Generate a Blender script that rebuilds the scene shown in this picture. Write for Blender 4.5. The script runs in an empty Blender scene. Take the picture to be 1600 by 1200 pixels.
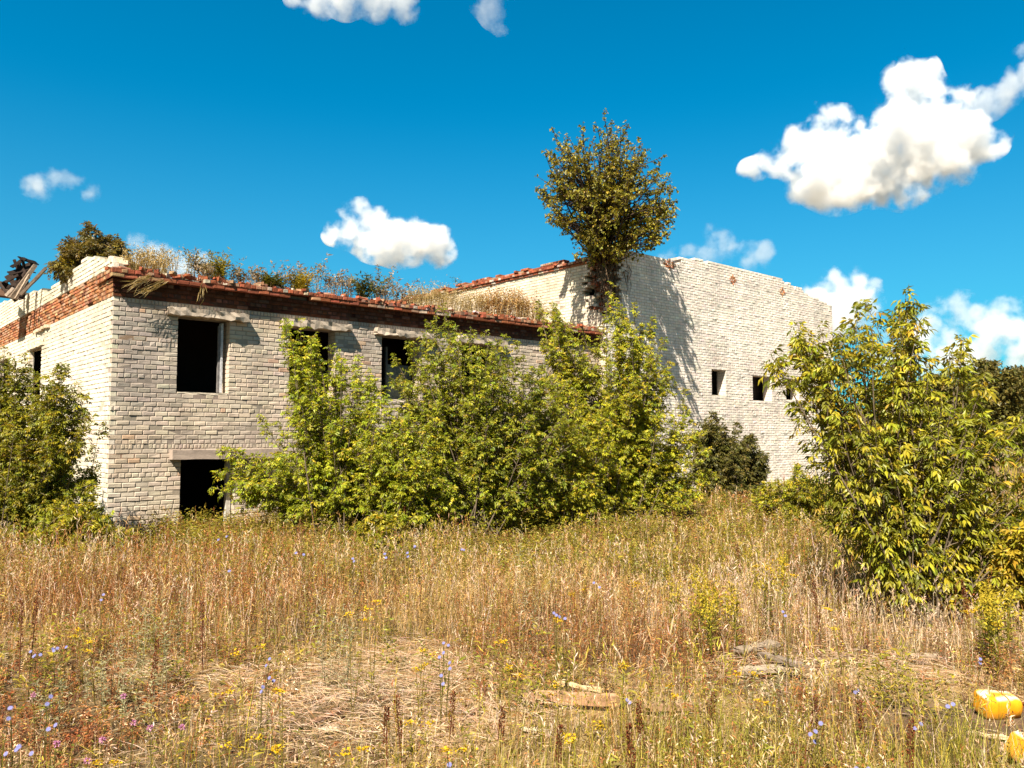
import bpy, math, random
import numpy as np

# ---------------------------------------------------------------- camera, sky, sun
S = bpy.context.scene
FPX = 1260.0                      # focal length in pixels of the 1600 px wide photo
PITCH = math.atan(80 / FPX)
EYE = np.array([0.0, 0.0, 1.65])
cam = bpy.data.objects.new("camera", bpy.data.cameras.new("camera"))
S.collection.objects.link(cam)
cam.location = EYE
cam.rotation_euler = (math.pi / 2 + PITCH, 0, 0)
cam.data.sensor_width = 36
cam.data.lens = FPX / 1600 * 36
cam.data.clip_start = 0.1
cam.data.clip_end = 20000
S.camera = cam

# axes of the building (x right, y forward): DV runs along the front, EV runs back from it
_a = math.atan(1446 / (FPX * math.hypot(1, 80 / FPX)))
DV = np.array([math.sin(_a), math.cos(_a), 0.0])
EV = np.array([-DV[1], DV[0], 0.0])
ZV = np.array([0.0, 0.0, 1.0])
LIGHT = DV * 0.72 + EV * 0.375 - ZV * 1.0        # the way the sunlight travels
LIGHT /= np.linalg.norm(LIGHT)
SUN_EL = math.asin(-LIGHT[2])
SUN_ROT = math.atan2(-LIGHT[0], -LIGHT[1]) % (2 * math.pi)

W = bpy.data.worlds.new("World")
S.world = W
W.use_nodes = True
nt = W.node_tree
bg = nt.nodes["Background"]
sky = nt.nodes.new("ShaderNodeTexSky")
sky.sky_type = 'NISHITA'
sky.sun_disc = False
sky.sun_elevation = SUN_EL
sky.sun_rotation = SUN_ROT
sky.air_density = 1.0
sky.dust_density = 0.4
sky.ozone_density = 3.0
# deep blue away from the sun; warm tint added around it for fill light
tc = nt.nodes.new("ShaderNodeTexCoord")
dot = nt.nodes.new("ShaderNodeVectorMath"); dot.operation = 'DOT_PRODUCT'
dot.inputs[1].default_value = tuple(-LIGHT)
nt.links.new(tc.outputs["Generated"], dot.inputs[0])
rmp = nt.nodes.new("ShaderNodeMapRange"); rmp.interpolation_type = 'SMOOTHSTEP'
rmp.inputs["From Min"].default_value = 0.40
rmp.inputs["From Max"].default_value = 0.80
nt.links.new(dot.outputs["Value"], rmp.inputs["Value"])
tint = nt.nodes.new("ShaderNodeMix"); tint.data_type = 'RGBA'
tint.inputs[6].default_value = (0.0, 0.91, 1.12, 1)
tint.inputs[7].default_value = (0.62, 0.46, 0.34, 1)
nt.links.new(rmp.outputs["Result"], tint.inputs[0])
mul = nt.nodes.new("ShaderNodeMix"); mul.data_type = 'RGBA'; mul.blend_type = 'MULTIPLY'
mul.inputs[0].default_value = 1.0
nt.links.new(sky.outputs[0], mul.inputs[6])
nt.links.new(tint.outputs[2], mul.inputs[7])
# and it pales towards the horizon
sx = nt.nodes.new("ShaderNodeSeparateXYZ"); nt.links.new(tc.outputs["Generated"], sx.inputs[0])
hz = nt.nodes.new("ShaderNodeMapRange"); hz.interpolation_type = 'SMOOTHSTEP'
hz.inputs["From Min"].default_value = 0.40; hz.inputs["From Max"].default_value = 0.02
nt.links.new(sx.outputs[2], hz.inputs["Value"])
pale = nt.nodes.new("ShaderNodeMix"); pale.data_type = 'RGBA'; pale.blend_type = 'MULTIPLY'
pale.inputs[7].default_value = (0.30, 0.62, 0.62, 1)
nt.links.new(hz.outputs[0], pale.inputs[0])
add_ = nt.nodes.new("ShaderNodeMix"); add_.data_type = 'RGBA'; add_.blend_type = 'ADD'
add_.inputs[7].default_value = (0.75, 1.25, 1.35, 1)
nt.links.new(mul.outputs[2], pale.inputs[6]); nt.links.new(pale.outputs[2], add_.inputs[6])
nt.links.new(hz.outputs[0], add_.inputs[0])
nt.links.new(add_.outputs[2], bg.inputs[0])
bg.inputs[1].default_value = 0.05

sun = bpy.data.objects.new("sun", bpy.data.lights.new("sun", 'SUN'))
S.collection.objects.link(sun)
sun.data.energy = 5.0
sun.data.angle = math.radians(0.5)
sun.data.color = (1.0, 0.90, 0.74)
from mathutils import Vector
sun.rotation_euler = Vector(LIGHT).to_track_quat('-Z', 'Y').to_euler()
sun.location = (-30, -50, 80)

S.view_settings.view_transform = 'Standard'
S.view_settings.look = 'None'
S.view_settings.exposure = 1.45
S.view_settings.gamma = 1.0
S.render.engine = 'CYCLES'
cy = S.cycles
cy.max_bounces = 8
cy.diffuse_bounces = 3
cy.glossy_bounces = 2
cy.transmission_bounces = 3
cy.transparent_max_bounces = 6
cy.volume_bounces = 9
cy.volume_step_rate = 0.35
cy.use_denoising = True
cy.use_adaptive_sampling = False
cy.sample_clamp_indirect = 4

CLOUDS = True
# ---------------------------------------------------------------- measuring helpers
def ray(u, v):
    x = (u - 800) / FPX
    y = (600 - v) / FPX
    return np.array([x, math.cos(PITCH) - y * math.sin(PITCH), math.sin(PITCH) + y * math.cos(PITCH)])

def at(u, v, Y):
    """world point seen at photo pixel (u, v) at Y metres ahead"""
    r = ray(u, v)
    return EYE + r / r[1] * Y

def pixel(P):
    P = np.asarray(P, float) - EYE
    c, s = math.cos(PITCH), math.sin(PITCH)
    f = P[..., 1] * c + P[..., 2] * s
    h = -P[..., 1] * s + P[..., 2] * c
    return 800 + FPX * P[..., 0] / f, 600 - FPX * h / f

def smooth(a, b, x):
    t = np.clip((np.asarray(x, float) - a) / (b - a), 0, 1)
    return t * t * (3 - 2 * t)

def hash2(ix, iy, seed):
    n = (ix.astype(np.int64) * 374761393 + iy.astype(np.int64) * 668265263 + seed * 144269) & 0xffffffff
    n = ((n ^ (n >> 13)) * 1274126177) & 0xffffffff
    return ((n ^ (n >> 16)) & 0xffff) / 65535.0

def vnoise(x, y, seed=0):
    x = np.asarray(x, float); y = np.asarray(y, float)
    x, y = np.broadcast_arrays(x, y)
    ix = np.floor(x); iy = np.floor(y)
    fx = x - ix; fy = y - iy
    fx = fx * fx * (3 - 2 * fx); fy = fy * fy * (3 - 2 * fy)
    a = hash2(ix, iy, seed); b = hash2(ix + 1, iy, seed)
    c = hash2(ix, iy + 1, seed); d = hash2(ix + 1, iy + 1, seed)
    return (a * (1 - fx) + b * fx) * (1 - fy) + (c * (1 - fx) + d * fx) * fy

def fbm(x, y, seed=0, octv=4):
    t = 0; a = 0.5; n = 0
    for i in range(octv):
        t = t + a * vnoise(np.asarray(x) * 2 ** i, np.asarray(y) * 2 ** i, seed + i * 17); n += a; a *= 0.5
    return t / n

def gz(x, y):
    """height of the ground"""
    return (-0.38 * smooth(4, 14, y) + 0.10 * (fbm(np.asarray(x) * 0.5, np.asarray(y) * 0.5, 3, 3) - 0.5)
            + 0.06 * (fbm(np.asarray(x) * 2.2, np.asarray(y) * 2.2, 9, 2) - 0.5))

def ground_at(u, v):
    r = ray(u, v)
    k = 1.65 / -r[2]
    for _ in range(30):
        p = EYE + r * k
        k += (p[2] - gz(p[0], p[1])) / -r[2] * 0.7
    return EYE + r * k

def norm(v):
    return v / np.maximum(np.linalg.norm(v, axis=-1, keepdims=True), 1e-9)

C0 = at(170, 680, 16.4); C0[2] = 0.0
def bpt(t, s, z):
    return C0 + DV * t + EV * s + ZV * z
def front(u, v, s0=0.0):
    r = ray(u, v); k = np.dot(C0 + EV * s0 - EYE, EV) / np.dot(r, EV); p = EYE + k * r
    return float(np.dot(p - C0, DV)), float(p[2])
def leftface(u, v, t0=0.0):
    r = ray(u, v); k = np.dot(C0 + DV * t0 - EYE, DV) / np.dot(r, DV); p = EYE + k * r
    return float(np.dot(p - C0, EV)), float(p[2])

# ---------------------------------------------------------------- mesh helpers
class MB:
    def __init__(self):
        self.v = []; self.c = []; self.q = []; self.t = []; self.n = 0
    def add(self, v, q=None, t=None, c=(1, 1, 1)):
        v = np.asarray(v, np.float32).reshape(-1, 3)
        c = np.asarray(c, np.float32)
        if c.ndim == 1: c = np.broadcast_to(c, (len(v), 3))
        self.v.append(v); self.c.append(c.reshape(-1, 3))
        if q is not None and len(q): self.q.append(np.asarray(q, np.int64).reshape(-1, 4) + self.n)
        if t is not None and len(t): self.t.append(np.asarray(t, np.int64).reshape(-1, 3) + self.n)
        self.n += len(v)
    def build(self, name, mat, parent=None, smooth_=False):
        me = bpy.data.meshes.new(name)
        v = np.concatenate(self.v); c = np.concatenate(self.c)
        q = np.concatenate(self.q) if self.q else np.zeros((0, 4), np.int64)
        t = np.concatenate(self.t) if self.t else np.zeros((0, 3), np.int64)
        me.vertices.add(len(v)); me.vertices.foreach_set("co", v.ravel())
        nl = q.size + t.size
        me.loops.add(nl)
        me.loops.foreach_set("vertex_index", np.concatenate([q.ravel(), t.ravel()]).astype(np.int32))
        me.polygons.add(len(q) + len(t))
        st = np.concatenate([np.arange(len(q)) * 4, q.size + np.arange(len(t)) * 3]).astype(np.int32)
        me.polygons.foreach_set("loop_start", st)
        if smooth_: me.polygons.foreach_set("use_smooth", np.ones(len(st), bool))
        else: me.polygons.foreach_set("use_smooth", np.zeros(len(st), bool))
        at_ = me.color_attributes.new("Col", 'FLOAT_COLOR', 'POINT')
        at_.data.foreach_set("color", np.concatenate([c, np.ones((len(c), 1), np.float32)], 1).astype(np.float32).ravel())
        me.update(calc_edges=True)
        me.materials.append(mat)
        o = bpy.data.objects.new(name, me)
        S.collection.objects.link(o)
        if parent is not None: o.parent = parent
        return o

def tag(o, label=None, cat=None, group=None, kind=None):
    if label: o["label"] = label
    if cat: o["category"] = cat
    if group: o["group"] = group
    if kind: o["kind"] = kind
    return o

def empty(name, loc=(0, 0, 0)):
    o = bpy.data.objects.new(name, None)
    S.collection.objects.link(o)
    o.empty_display_size = 0.2
    # parts are modelled in world coordinates: the parent inverse keeps them where they are
    o.location = tuple(float(x) for x in loc)
    return o

def part(mb, name, mat, root, smooth_=False, parent=None):
    """build a mesh modelled in world coordinates as a part of ROOT (or of PARENT, itself a part of ROOT)"""
    o = mb.build(name, mat, None, smooth_)
    if parent is None:
        loc = np.array(root.location, np.float32)
        co = np.empty(len(o.data.vertices) * 3, np.float32)
        o.data.vertices.foreach_get("co", co)
        o.data.vertices.foreach_set("co", (co.reshape(-1, 3) - loc).ravel())
        o.data.update()
        o.parent = root
    else:
        loc = np.array(root.location, np.float32)
        co = np.empty(len(o.data.vertices) * 3, np.float32)
        o.data.vertices.foreach_get("co", co)
        o.data.vertices.foreach_set("co", (co.reshape(-1, 3) - loc).ravel())
        o.data.update()
        o.parent = parent
    return o

_BOXQ = np.array([[0, 1, 2, 3], [4, 7, 6, 5], [0, 4, 5, 1], [1, 5, 6, 2], [2, 6, 7, 3], [3, 7, 4, 0]])
def box(mb, O, A, B, Cv, col=(1, 1, 1)):
    """box from corner O along vectors A, B, Cv"""
    O, A, B, Cv = (np.asarray(x, float) for x in (O, A, B, Cv))
    v = np.array([O, O + A, O + A + B, O + B, O + Cv, O + A + Cv, O + A + B + Cv, O + B + Cv])
    q = _BOXQ if np.dot(np.cross(A, B), Cv) < 0 else _BOXQ[:, ::-1]
    mb.add(v, q=q, c=col)

def boxes(mb, O, A, B, Cv, cols):
    n = len(O)
    v = np.stack([O, O + A, O + A + B, O + B, O + Cv, O + A + Cv, O + A + B + Cv, O + B + Cv], 1)
    q = (np.arange(n) * 8)[:, None, None] + _BOXQ[None, :, ::-1]
    mb.add(v, q=q.reshape(-1, 4), c=np.repeat(cols, 8, axis=0))

def bricks(mb, cen, A, N, H, size, depth, cols, rng, bev=0.006, jit=0.002):
    """bricks with a bevelled face: cen is the centre of the face, A along, N outward, H up (unit vectors), size (n,2)"""
    n = len(cen)
    hx = size[:, 0:1] / 2; hz = size[:, 1:2] / 2
    sg = np.array([[-1, -1], [1, -1], [1, 1], [-1, 1]], float)
    v = np.empty((n, 12, 3))
    for i, (sx, sz) in enumerate(sg):
        j = rng.normal(0, jit, (n, 3))
        v[:, i] = cen + A * (sx * (hx - bev)) + H * (sz * (hz - bev)) + j
        v[:, 4 + i] = cen + A * (sx * hx) + H * (sz * hz) - N * bev * 1.2 + j * 0.6
        v[:, 8 + i] = cen + A * (sx * hx) + H * (sz * hz) - N * depth
    q = [[0, 1, 2, 3]]
    for a in (0, 4):
        for i in range(4):
            k = (i + 1) % 4
            q.append([a + i, a + 4 + i, a + 4 + k, a + k])
    q = np.array(q)
    # outward orientation
    if np.dot(np.cross(A[0] if A.ndim > 1 else A, H[0] if H.ndim > 1 else H), N[0] if N.ndim > 1 else N) < 0:
        q = q[:, ::-1]
    Q = (np.arange(n) * 12)[:, None, None] + q[None]
    mb.add(v.reshape(-1, 3), q=Q.reshape(-1, 4), c=np.repeat(cols, 12, axis=0))

def tubes(mb, pts, rad, m=5, cols=(1, 1, 1)):
    """batch of tubes: pts (n,k,3), rad (n,k)"""
    pts = np.asarray(pts, float); rad = np.asarray(rad, float)
    n, k, _ = pts.shape
    T = np.empty_like(pts)
    T[:, 1:-1] = pts[:, 2:] - pts[:, :-2]; T[:, 0] = pts[:, 1] - pts[:, 0]; T[:, -1] = pts[:, -1] - pts[:, -2]
    T = norm(T)
    ref = np.where(np.abs(T[..., 2:3]) > 0.9, np.array([1.0, 0, 0]), np.array([0, 0, 1.0]))
    U = norm(np.cross(T, ref)); V = np.cross(T, U)
    a = np.arange(m) / m * 2 * np.pi
    ring = (U[:, :, None, :] * np.cos(a)[None, None, :, None] + V[:, :, None, :] * np.sin(a)[None, None, :, None])
    v = pts[:, :, None, :] + ring * rad[:, :, None, None]
    i = np.arange(n)[:, None, None] * (k * m); j = np.arange(k - 1)[None, :, None] * m; l = np.arange(m)[None, None, :]
    l2 = (l + 1) % m
    q = np.stack([i + j + l, i + j + l2, i + j + m + l2, i + j + m + l], -1)
    c = np.asarray(cols, float)
    if c.ndim == 2: c = np.repeat(c, k * m, axis=0)
    mb.add(v.reshape(-1, 3), q=q.reshape(-1, 4), c=c)

def blades(mb, P, ang, h, w, lean, bend, c0, c1, seg=2):
    """grass blades: strips from P, tapering, leaning along ang"""
    n = len(P)
    side = np.stack([np.cos(ang + np.pi / 2), np.sin(ang + np.pi / 2), np.zeros(n)], 1)
    fw = np.stack([np.cos(ang), np.sin(ang), np.zeros(n)], 1)
    vs = []; cs = []
    for i in range(seg + 1):
        t = i / seg
        off = fw * ((lean * t + bend * t * t) * h)[:, None]
        z = np.sqrt(np.maximum(0.05, 1 - (lean * t * 0.7 + bend * t * 0.8) ** 2)) * h * t
        c = P + off + np.stack([0 * z, 0 * z, z], 1)
        ww = (w * (1 - t) ** 0.7 * (1 if i else 0.8))[:, None]
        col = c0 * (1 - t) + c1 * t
        if i < seg:
            vs += [c - side * ww / 2, c + side * ww / 2]; cs += [col, col]
        else:
            vs += [c]; cs += [col]
    k = 2 * seg + 1
    v = np.stack(vs, 1); cc = np.stack(cs, 1)
    b = np.arange(n)[:, None] * k
    q = [b + np.array([[2 * i, 2 * i + 1, 2 * i + 3, 2 * i + 2]]) for i in range(seg - 1)]
    t = b + np.array([[2 * seg - 2, 2 * seg - 1, 2 * seg]])
    mb.add(v.reshape(-1, 3), q=np.concatenate(q) if q else None, t=t, c=cc.reshape(-1, 3))

def leaflets(mb, P, D, N, L, Wd, cols, fold=0.25):
    """leaf-shaped faces folded along the midrib: P base, D direction, N rough normal"""
    n = len(P)
    D = norm(D); N = norm(N - D * np.sum(N * D, 1, keepdims=True)); Sd = np.cross(D, N)
    L = L[:, None]; Wd = Wd[:, None]
    v = np.stack([P,
                  P + D * L * 0.42 + Sd * Wd * 0.5 + N * Wd * fold,
                  P + D * L * 0.55 - N * L * 0.02,
                  P + D * L * 0.42 - Sd * Wd * 0.5 + N * Wd * fold,
                  P + D * L - N * L * 0.12], 1)
    b = np.arange(n)[:, None] * 5
    t = np.concatenate([b + np.array([[0, 2, 1]]), b + np.array([[0, 3, 2]]), b + np.array([[1, 2, 4]]), b + np.array([[2, 3, 4]])])
    mb.add(v.reshape(-1, 3), t=t, c=np.repeat(cols, 5, axis=0))

# ---------------------------------------------------------------- materials
def new_mat(name):
    m = bpy.data.materials.new(name); m.use_nodes = True
    return m, m.node_tree, m.node_tree.nodes["Principled BSDF"]

def vc_mat(name, rough=0.9, spec=0.2, mottle=0.25, scale=6.0, bump=0.0, bscale=60.0, detail=4):
    """base colour from the piece's own colour, mottled by noise in object space"""
    m, t, p = new_mat(name)
    a = t.nodes.new("ShaderNodeVertexColor"); a.layer_name = "Col"
    co = t.nodes.new("ShaderNodeTexCoord")
    no = t.nodes.new("ShaderNodeTexNoise"); no.inputs["Scale"].default_value = scale; no.inputs["Detail"].default_value = detail
    no.inputs["Roughness"].default_value = 0.65
    t.links.new(co.outputs["Object"], no.inputs["Vector"])
    mr = t.nodes.new("ShaderNodeMapRange")
    mr.inputs["From Min"].default_value = 0.3; mr.inputs["From Max"].default_value = 0.7
    mr.inputs["To Min"].default_value = 1 - mottle; mr.inputs["To Max"].default_value = 1 + mottle * 0.6
    t.links.new(no.outputs["Fac"], mr.inputs["Value"])
    mx = t.nodes.new("ShaderNodeMix"); mx.data_type = 'RGBA'; mx.blend_type = 'MULTIPLY'; mx.inputs[0].default_value = 1
    t.links.new(a.outputs[0], mx.inputs[6]); t.links.new(mr.outputs[0], mx.inputs[7])
    t.links.new(mx.outputs[2], p.inputs["Base Color"])
    p.inputs["Roughness"].default_value = rough
    p.inputs["Specular IOR Level"].default_value = spec
    if bump:
        n2 = t.nodes.new("ShaderNodeTexNoise"); n2.inputs["Scale"].default_value = bscale; n2.inputs["Detail"].default_value = 3
        t.links.new(co.outputs["Object"], n2.inputs["Vector"])
        bp = t.nodes.new("ShaderNodeBump"); bp.inputs["Strength"].default_value = bump; bp.inputs["Distance"].default_value = 0.01
        t.links.new(n2.outputs["Fac"], bp.inputs["Height"]); t.links.new(bp.outputs[0], p.inputs["Normal"])
    return m

def leaf_mat(name, trans=0.35, gloss=0.25, rough=0.45):
    m, t, p = new_mat(name)
    a = t.nodes.new("ShaderNodeVertexColor"); a.layer_name = "Col"
    t.links.new(a.outputs[0], p.inputs["Base Color"])
    p.inputs["Roughness"].default_value = rough
    p.inputs["Specular IOR Level"].default_value = gloss
    tr = t.nodes.new("ShaderNodeBsdfTranslucent")
    mx = t.nodes.new("ShaderNodeMix"); mx.data_type = 'RGBA'; mx.blend_type = 'MULTIPLY'; mx.inputs[0].default_value = 1
    mx.inputs[7].default_value = (1.25, 1.1, 0.5, 1)
    t.links.new(a.outputs[0], mx.inputs[6]); t.links.new(mx.outputs[2], tr.inputs["Color"])
    ms = t.nodes.new("ShaderNodeMixShader"); ms.inputs[0].default_value = trans
    t.links.new(p.outputs[0], ms.inputs[1]); t.links.new(tr.outputs[0], ms.inputs[2])
    t.links.new(ms.outputs[0], t.nodes["Material Output"].inputs["Surface"])
    return m

M_WALL = vc_mat("white_brick", 0.95, 0.1, 0.16, 1.3, 0.35, 45, 8)
def streak(m, lo, hi):
    """rain streaks: a second, upright noise multiplied into the base colour"""
    t = m.node_tree; p = t.nodes["Principled BSDF"]; src = p.inputs["Base Color"].links[0].from_socket
    co = t.nodes.new("ShaderNodeTexCoord"); mp = t.nodes.new("ShaderNodeMapping"); mp.inputs["Scale"].default_value = (2.6, 2.6, 0.35)
    no = t.nodes.new("ShaderNodeTexNoise"); no.inputs["Scale"].default_value = 1.0; no.inputs["Detail"].default_value = 6; no.inputs["Roughness"].default_value = 0.7
    t.links.new(co.outputs["Object"], mp.inputs[0]); t.links.new(mp.outputs[0], no.inputs["Vector"])
    mr = t.nodes.new("ShaderNodeMapRange"); mr.inputs["From Min"].default_value = 0.36; mr.inputs["From Max"].default_value = 0.58
    mr.inputs["To Min"].default_value = lo; mr.inputs["To Max"].default_value = hi
    t.links.new(no.outputs["Fac"], mr.inputs["Value"])
    mx = t.nodes.new("ShaderNodeMix"); mx.data_type = 'RGBA'; mx.blend_type = 'MULTIPLY'; mx.inputs[0].default_value = 1
    t.links.new(src, mx.inputs[6]); t.links.new(mr.outputs[0], mx.inputs[7]); t.links.new(mx.outputs[2], p.inputs["Base Color"])
streak(M_WALL, 0.84, 1.04)
M_RED = vc_mat("red_brick", 0.95, 0.1, 0.35, 9.0, 0.5, 50)
M_CONC = vc_mat("concrete", 0.95, 0.1, 0.2, 5.0, 0.4, 30)
M_DARK = vc_mat("shaded_interior", 0.95, 0.1, 0.2, 2.0)  # for the interiors, whose shade is put into the colour
M_WOOD = vc_mat("weathered_wood", 0.85, 0.15, 0.4, 14.0, 0.4, 60)
M_BARK = vc_mat("bark", 0.9, 0.1, 0.3, 20.0)
M_LEAF = leaf_mat("leaf", 0.33, 0.28, 0.42)
M_GRASS = leaf_mat("grass_blade", 0.3, 0.15, 0.6)
M_PETAL = leaf_mat("petal", 0.25, 0.1, 0.7)
M_PLASTIC = vc_mat("faded_plastic", 0.55, 0.25, 0.12, 18.0, 0.15, 30)
M_SOIL = vc_mat("soil", 0.95, 0.1, 0.45, 7.0, 0.8, 40, 8)
#BODY
# ---------------------------------------------------------------- ground
def sgrid(a, b, near, n0, n1):
    near_ = np.linspace(-near, near, n0)
    far = near + (b - near) * (np.linspace(0, 1, n1 + 1)[1:]) ** 3
    return np.concatenate([-far[::-1], near_, far])
gx = sgrid(0, 4000, 34, 300, 18)
gy = np.concatenate([np.linspace(-60, 1.5, 14), np.linspace(1.7, 46, 240), 46 + 3950 * np.linspace(0, 1, 19)[1:] ** 3])
GX, GY = np.meshgrid(gx, gy)
GZ = gz(GX, GY)
DIRT = []   # bare patches (x, y, radius)
for u, v, r in [(1480, 1135, 0.42), (1440, 1125, 0.34), (1530, 1150, 0.36), (1400, 1160, 0.25), (1585, 1110, 0.3)]:
    p = ground_at(u, v); DIRT.append((p[0], p[1], r))
def bare(x, y):
    m = np.zeros(np.broadcast(x, y).shape)
    for a, b, r in DIRT:
        dd = np.hypot((x - a), (y - b) * 0.8) / r
        m = np.maximum(m, 1 - smooth(0.6, 1.25, dd + 0.4 * (vnoise(x * 6, y * 6, 5) - 0.5)))
    return m
mb = MB()
base = np.stack([0.115 + 0 * GX, 0.080 + 0 * GX, 0.040 + 0 * GX], -1)
n_ = fbm(GX * 1.1, GY * 1.1, 31, 4)[..., None]
straw = np.array([0.24, 0.165, 0.075])
base = base * (1 - smooth(0.40, 0.62, n_)) + straw * smooth(0.40, 0.62, n_)
bm_ = bare(GX, GY)[..., None]
base = base * (1 - bm_) + np.array([0.085, 0.055, 0.038]) * bm_
nx, ny = len(gx), len(gy)
ii = (np.arange(ny - 1)[:, None] * nx + np.arange(nx - 1)[None]).ravel()
mb.add(np.stack([GX, GY, GZ], -1).reshape(-1, 3), q=np.stack([ii, ii + 1, ii + nx + 1, ii + nx], 1), c=base.reshape(-1, 3))
tag(mb.build("ground", M_SOIL, smooth_=True), kind="structure")

# ---------------------------------------------------------------- brickwork
CR = 0.098
TWIST = [0.012]
def brick_wall(mb, O, D, N, L, z0, top, colfn, rng, openings=(), start=lambda k: 0.0, end=None, headers=(3,), every=6,
               th=0.36, cr=CR, bl=0.26, proud=0.004, damage=None, gone=0.004, rowlock=(), zmax=None, recess=0.008, reveal=True, seed=0, joint=0.0105, toothed=False):
    O = np.asarray(O, float)
    k = 0
    cen = []; siz = []; col = []; rv = []; rb = []
    tops = max(top(t) for t in np.linspace(0, L, 60)) if zmax is None else zmax
    while True:
        za = z0 + k * cr
        if za + cr * 0.6 > tops: break
        zc = za + cr / 2
        iv = [(start(k), L if end is None else end(k))]
        for (a, b, c, d) in openings:
            if c - 0.02 < zc < d + 0.02:
                nv = []
                for (x, y) in iv:
                    if a > x: nv.append((x, min(y, a)))
                    if b < y: nv.append((max(x, b), y))
                iv = [q for q in nv if q[1] - q[0] > 0.03]
        hd = (k % every) in headers
        blk = bl / 2 if hd else bl
        if k in rowlock: blk = 0.078
        off = (0.0 if k % 2 == 0 else blk / 2) + (0.065 if hd else 0) + rng.normal(0, 0.012)
        for (x, y) in iv:
            n0 = math.floor((x - off) / blk) + 1
            ed = [x] + [off + i * blk + rng.normal(0, 0.004) for i in range(n0, n0 + int((y - x) / blk) + 2) if x + 0.05 < off + i * blk < y - 0.05] + [y]
            run = None
            for j in range(len(ed) - 1):
                a, b = ed[j], ed[j + 1]
                tc = (a + b) / 2
                ok = za + cr * 0.55 < top(tc) + rng.normal(0, 0.012)
                if ok and damage is not None and damage(tc, zc, rng): ok = False
                if ok:
                    if run is None: run = a
                    if rng.random() > gone:
                        cen.append((tc, zc)); siz.append((b - a - joint - abs(rng.normal(0, 0.002)), cr - joint - abs(rng.normal(0, 0.002)))); col.append(colfn(tc, zc, rng))
                        if reveal and j == 0 and x > start(k) + 0.01: rv.append((a, zc, -1, col[-1]))
                        if reveal and j == len(ed) - 2 and y < (L if end is None else end(k)) - 0.01: rv.append((b, zc, 1, col[-1]))
                if (not ok or j == len(ed) - 2) and run is not None:
                    rb.append((run, (b if ok else a), za)); run = None
        k += 1
    cen = np.array(cen); siz = np.array(siz); col = np.array(col)
    n = len(cen)
    pr = rng.normal(proud, 0.0035, n)
    P = O + D * cen[:, :1] + ZV * cen[:, 1:2] + N * pr[:, None]
    tw = rng.normal(0, TWIST[0], n)[:, None]
    A = norm(D + ZV * rng.normal(0, 0.008, n)[:, None] + N * tw * 0.6)
    H = norm(np.cross(np.cross(A, ZV), A)); Nn = norm(N - A * np.sum(A * N, 1, keepdims=True))
    bricks(mb, P, A, Nn, H, siz, 0.12, col, rng, bev=0.010, jit=0.0026)
    if rv:
        ev = np.array([r[2] for r in rv], float)[:, None]
        ct = np.array([r[0] for r in rv])[:, None]; cz = np.array([r[1] for r in rv])[:, None]
        cc = np.array([r[3] for r in rv])
        # the opening's own bricks run back into the wall
        Pn = O + D * (ct - ev * 0.004) + ZV * cz - N * (0.125 + 0.115)
        for sgn in (-1, 1):
            m = ev[:, 0] == sgn
            if m.any():
                # face looks into the opening: outward normal is +D at a run's right end, -D at its left end
                bricks(mb, Pn[m] + 0, np.broadcast_to(N, Pn[m].shape).copy(), np.broadcast_to(D * sgn, Pn[m].shape).copy(),
                       np.broadcast_to(ZV, Pn[m].shape).copy(), np.tile([[0.225, cr - joint]], (m.sum(), 1)), 0.1, cc[m] * 0.95, rng, bev=0.008)
    rb = np.array(rb)
    a = rb[:, 0:1] + 0.012; b = rb[:, 1:2] - 0.012
    Ob = O + D * a + ZV * rb[:, 2:3] - N * (recess - proud)
    mc = np.array([colfn(float(x), float(z), rng) for x, z in zip(((a + b) / 2)[:, 0], rb[:, 2] + cr / 2)]) * 0.62
    boxes(mb, Ob, D * (b - a), np.broadcast_to(-N * th, Ob.shape), np.broadcast_to(ZV * cr, Ob.shape), mc)

def vary(rng, c, a=0.10, h=0.04):
    return np.clip(np.array(c) * (1 + rng.normal(0, a)) * (1 + rng.normal(0, h, 3)), 0.02, 0.9)

def mixc(a, b, f): return np.array(a) * (1 - f) + np.array(b) * f

def col_front(t, z, rng):
    c = np.array([0.53, 0.445, 0.355])
    g = smooth(0.42, 0.62, fbm(t * 0.55 + 3, z * 0.8, 71, 3))
    c = mixc(c, [0.41, 0.35, 0.30], 0.8 * g)
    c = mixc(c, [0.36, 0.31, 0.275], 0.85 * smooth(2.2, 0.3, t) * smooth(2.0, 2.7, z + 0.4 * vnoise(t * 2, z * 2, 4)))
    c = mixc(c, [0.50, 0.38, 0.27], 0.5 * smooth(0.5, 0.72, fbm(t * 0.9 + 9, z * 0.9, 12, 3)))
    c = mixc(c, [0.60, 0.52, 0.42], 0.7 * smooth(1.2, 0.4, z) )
    if rng.random() < 0.03: c = mixc(c, [0.50, 0.30, 0.18], 0.6)
    return vary(rng, c, 0.055, 0.018)
def col_left(t, z, rng):
    return vary(rng, mixc([0.68, 0.62, 0.51], [0.60, 0.53, 0.42], smooth(0.4, 0.7, fbm(t * 0.5, z * 0.7, 21, 3))), 0.06, 0.025)
def col_tall(t, z, rng):
    c = mixc([0.77, 0.705, 0.635], [0.67, 0.605, 0.54], smooth(0.4, 0.65, fbm(t * 0.4, z * 0.6, 41, 3)))
    return vary(rng, c, 0.05, 0.02)
def col_red(t, z, rng):
    c = [0.36, 0.155, 0.075] if rng.random() < 0.6 else [0.43, 0.26, 0.16]
    if rng.random() < 0.12: c = [0.20, 0.08, 0.05]
    return vary(rng, c, 0.16, 0.06)
def col_redtop(t, z, rng):
    r = rng.random()
    c = [0.27, 0.085, 0.045] if r < 0.6 else ([0.34, 0.19, 0.12] if r < 0.88 else [0.50, 0.40, 0.32])
    return vary(rng, c, 0.18, 0.06)

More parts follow.
